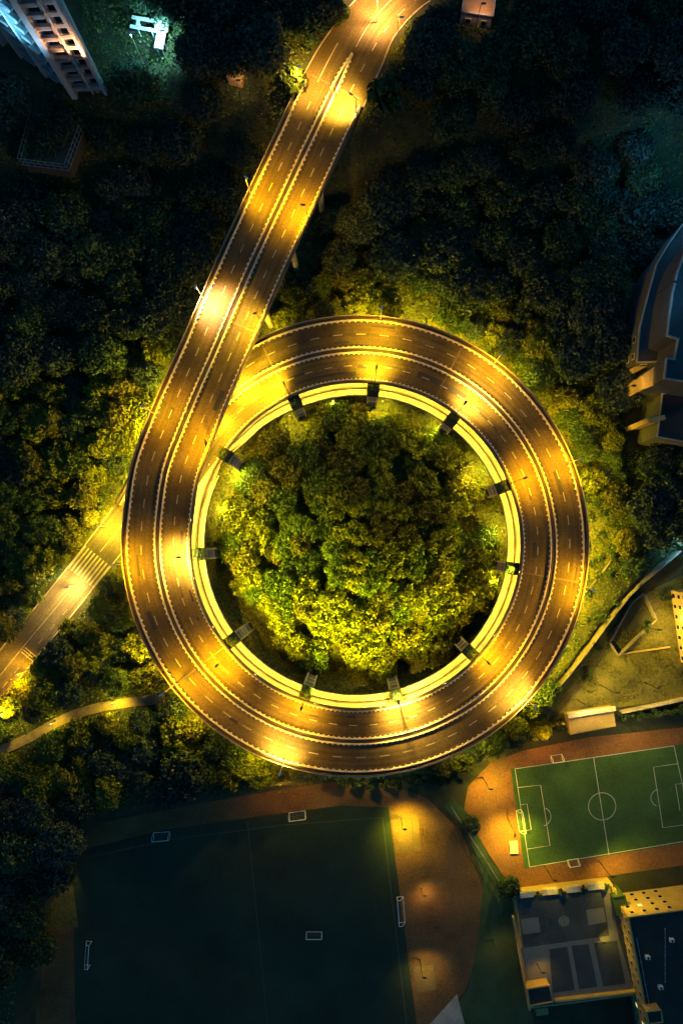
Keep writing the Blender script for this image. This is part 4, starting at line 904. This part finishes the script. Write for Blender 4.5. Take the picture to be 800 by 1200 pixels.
# labels by where a tree stands
cells = {}
for k, (kind, x, y, z, R, zone, zs) in enumerate(todo):
    r = math.hypot(x, y); c = clock(x, y)
    if zone == 'in': ring = 'near the middle' if r < 11 else ('halfway to the road' if r < 21 else 'next to the road'); key = ('inside', c if r >= 11 else '', ring)
    else: ring = 'beside the ring' if r < 68 else ('two rows out' if r < 84 else ('far out' if r < 105 else 'at the far edge of the wood')); key = ('outside', c, ring)
    cells.setdefault(key, []).append(k)
SZ = {1: [''], 2: ['larger ', 'smaller '], 3: ['largest ', 'middle sized ', 'smallest ']}
for key, ks in cells.items():
    ks.sort(key=lambda k: -todo[k][4]); names = SZ.get(len(ks), ['']*len(ks))
    for nm, k in zip(names, ks):
        kind, x, y, z, R, zone, zs = todo[k]
        if zone == 'in': lab = (nm+'leafy tree inside the ring %s%s' % (key[2], (' at '+key[1]) if key[1] else ''))
        else: lab = (nm+('tree outside the ring at %s, %s' % (key[1], key[2])))
        v = random.randrange(len(KINDS[kind]))
        add_tree(kind, v, x, y, z-.3, R, lab, 'trees inside the ring' if zone == 'in' and len(ks) <= 3 else ('trees inside the ring %s %s' % (key[1], key[2]) if zone == 'in' else ('trees in the wood at %s %s' % (key[1], key[2]))), zs=zs)
print('TREES', len(TREES), 'inside', NIN, 'outside', cnt)
# undergrowth: low leafy cover between the trees
n = 300000; rg = np.random.default_rng(5)
px = rg.uniform(-60, 860, n); py = rg.uniform(-60, 1260, n); k = 180/FPX; x = (px-NX)*k; y = -(py-NY)*k
keep = np.ones(n, bool)
for q, e in enumerate(EX):
    keep &= ~inside(px, py, [(a, b) for a, b in e])
r = np.hypot(x, y)
keep &= ~((r > 39) & (r < 50))
for T_ in (GR, TR):
    d, _ = poly_dist(x, y, T_[:, :2]); keep &= d > (5.6 if T_ is GR else 8.2)
d, _ = poly_dist(x, y, FPW[::3, :2]); keep &= d > 1.6
keep &= ~((r < 40) & (rg.uniform(0, 1, n) < .25))
clump = np.sin(x*.9+2*np.sin(y*.5))*np.cos(y*.8+np.sin(x*.6)*2)
x = x[keep]; y = y[keep]; clump = clump[keep]; n = len(x); z = height(x, y)
z = z+np.clip(.25+.9*clump+rg.uniform(0, .9, n), .05, 2.2)
nor = np.stack([rg.normal(0, .6, n), rg.normal(0, .6, n), np.ones(n)], 1)
me = leaf_mesh('undergrowth', np.stack([x, y, z], 1), nor, rg.uniform(.2, .5, n), rg, 1.5); me.materials.append(M['leafb'])
o = bpy.data.objects.new('undergrowth', me); COL.objects.link(o); tag(o, 'low leafy ground cover between the trees', 'undergrowth', kind='stuff')

n = 26000; px = rg.uniform(640, 860, n); py = rg.uniform(640, 850, n); k = (180+6)/FPX; x = (px-NX)*k; y = -(py-NY)*k
kp = inside(px, py, [(648, 826), (668, 795), (695, 757), (722, 722), (765, 690), (860, 645), (860, 812), (800, 812), (664, 832)]) & (np.sin(x*.5+1.3*np.sin(y*.37))*np.cos(y*.43+x*.2) > rg.uniform(-.6, 1.1, n))
x = x[kp]; y = y[kp]; n = len(x); nor = np.stack([rg.normal(0, .7, n), rg.normal(0, .7, n), np.ones(n)], 1)
me = leaf_mesh('weeds', np.stack([x, y, ZF+rg.uniform(.05, .5, n)], 1), nor, rg.uniform(.15, .4, n), rg, 1.5); me.materials.append(M['leafd'])
o = bpy.data.objects.new('weeds', me); COL.objects.link(o); tag(o, 'patchy weeds on the rough lawn', 'weeds', kind='stuff')
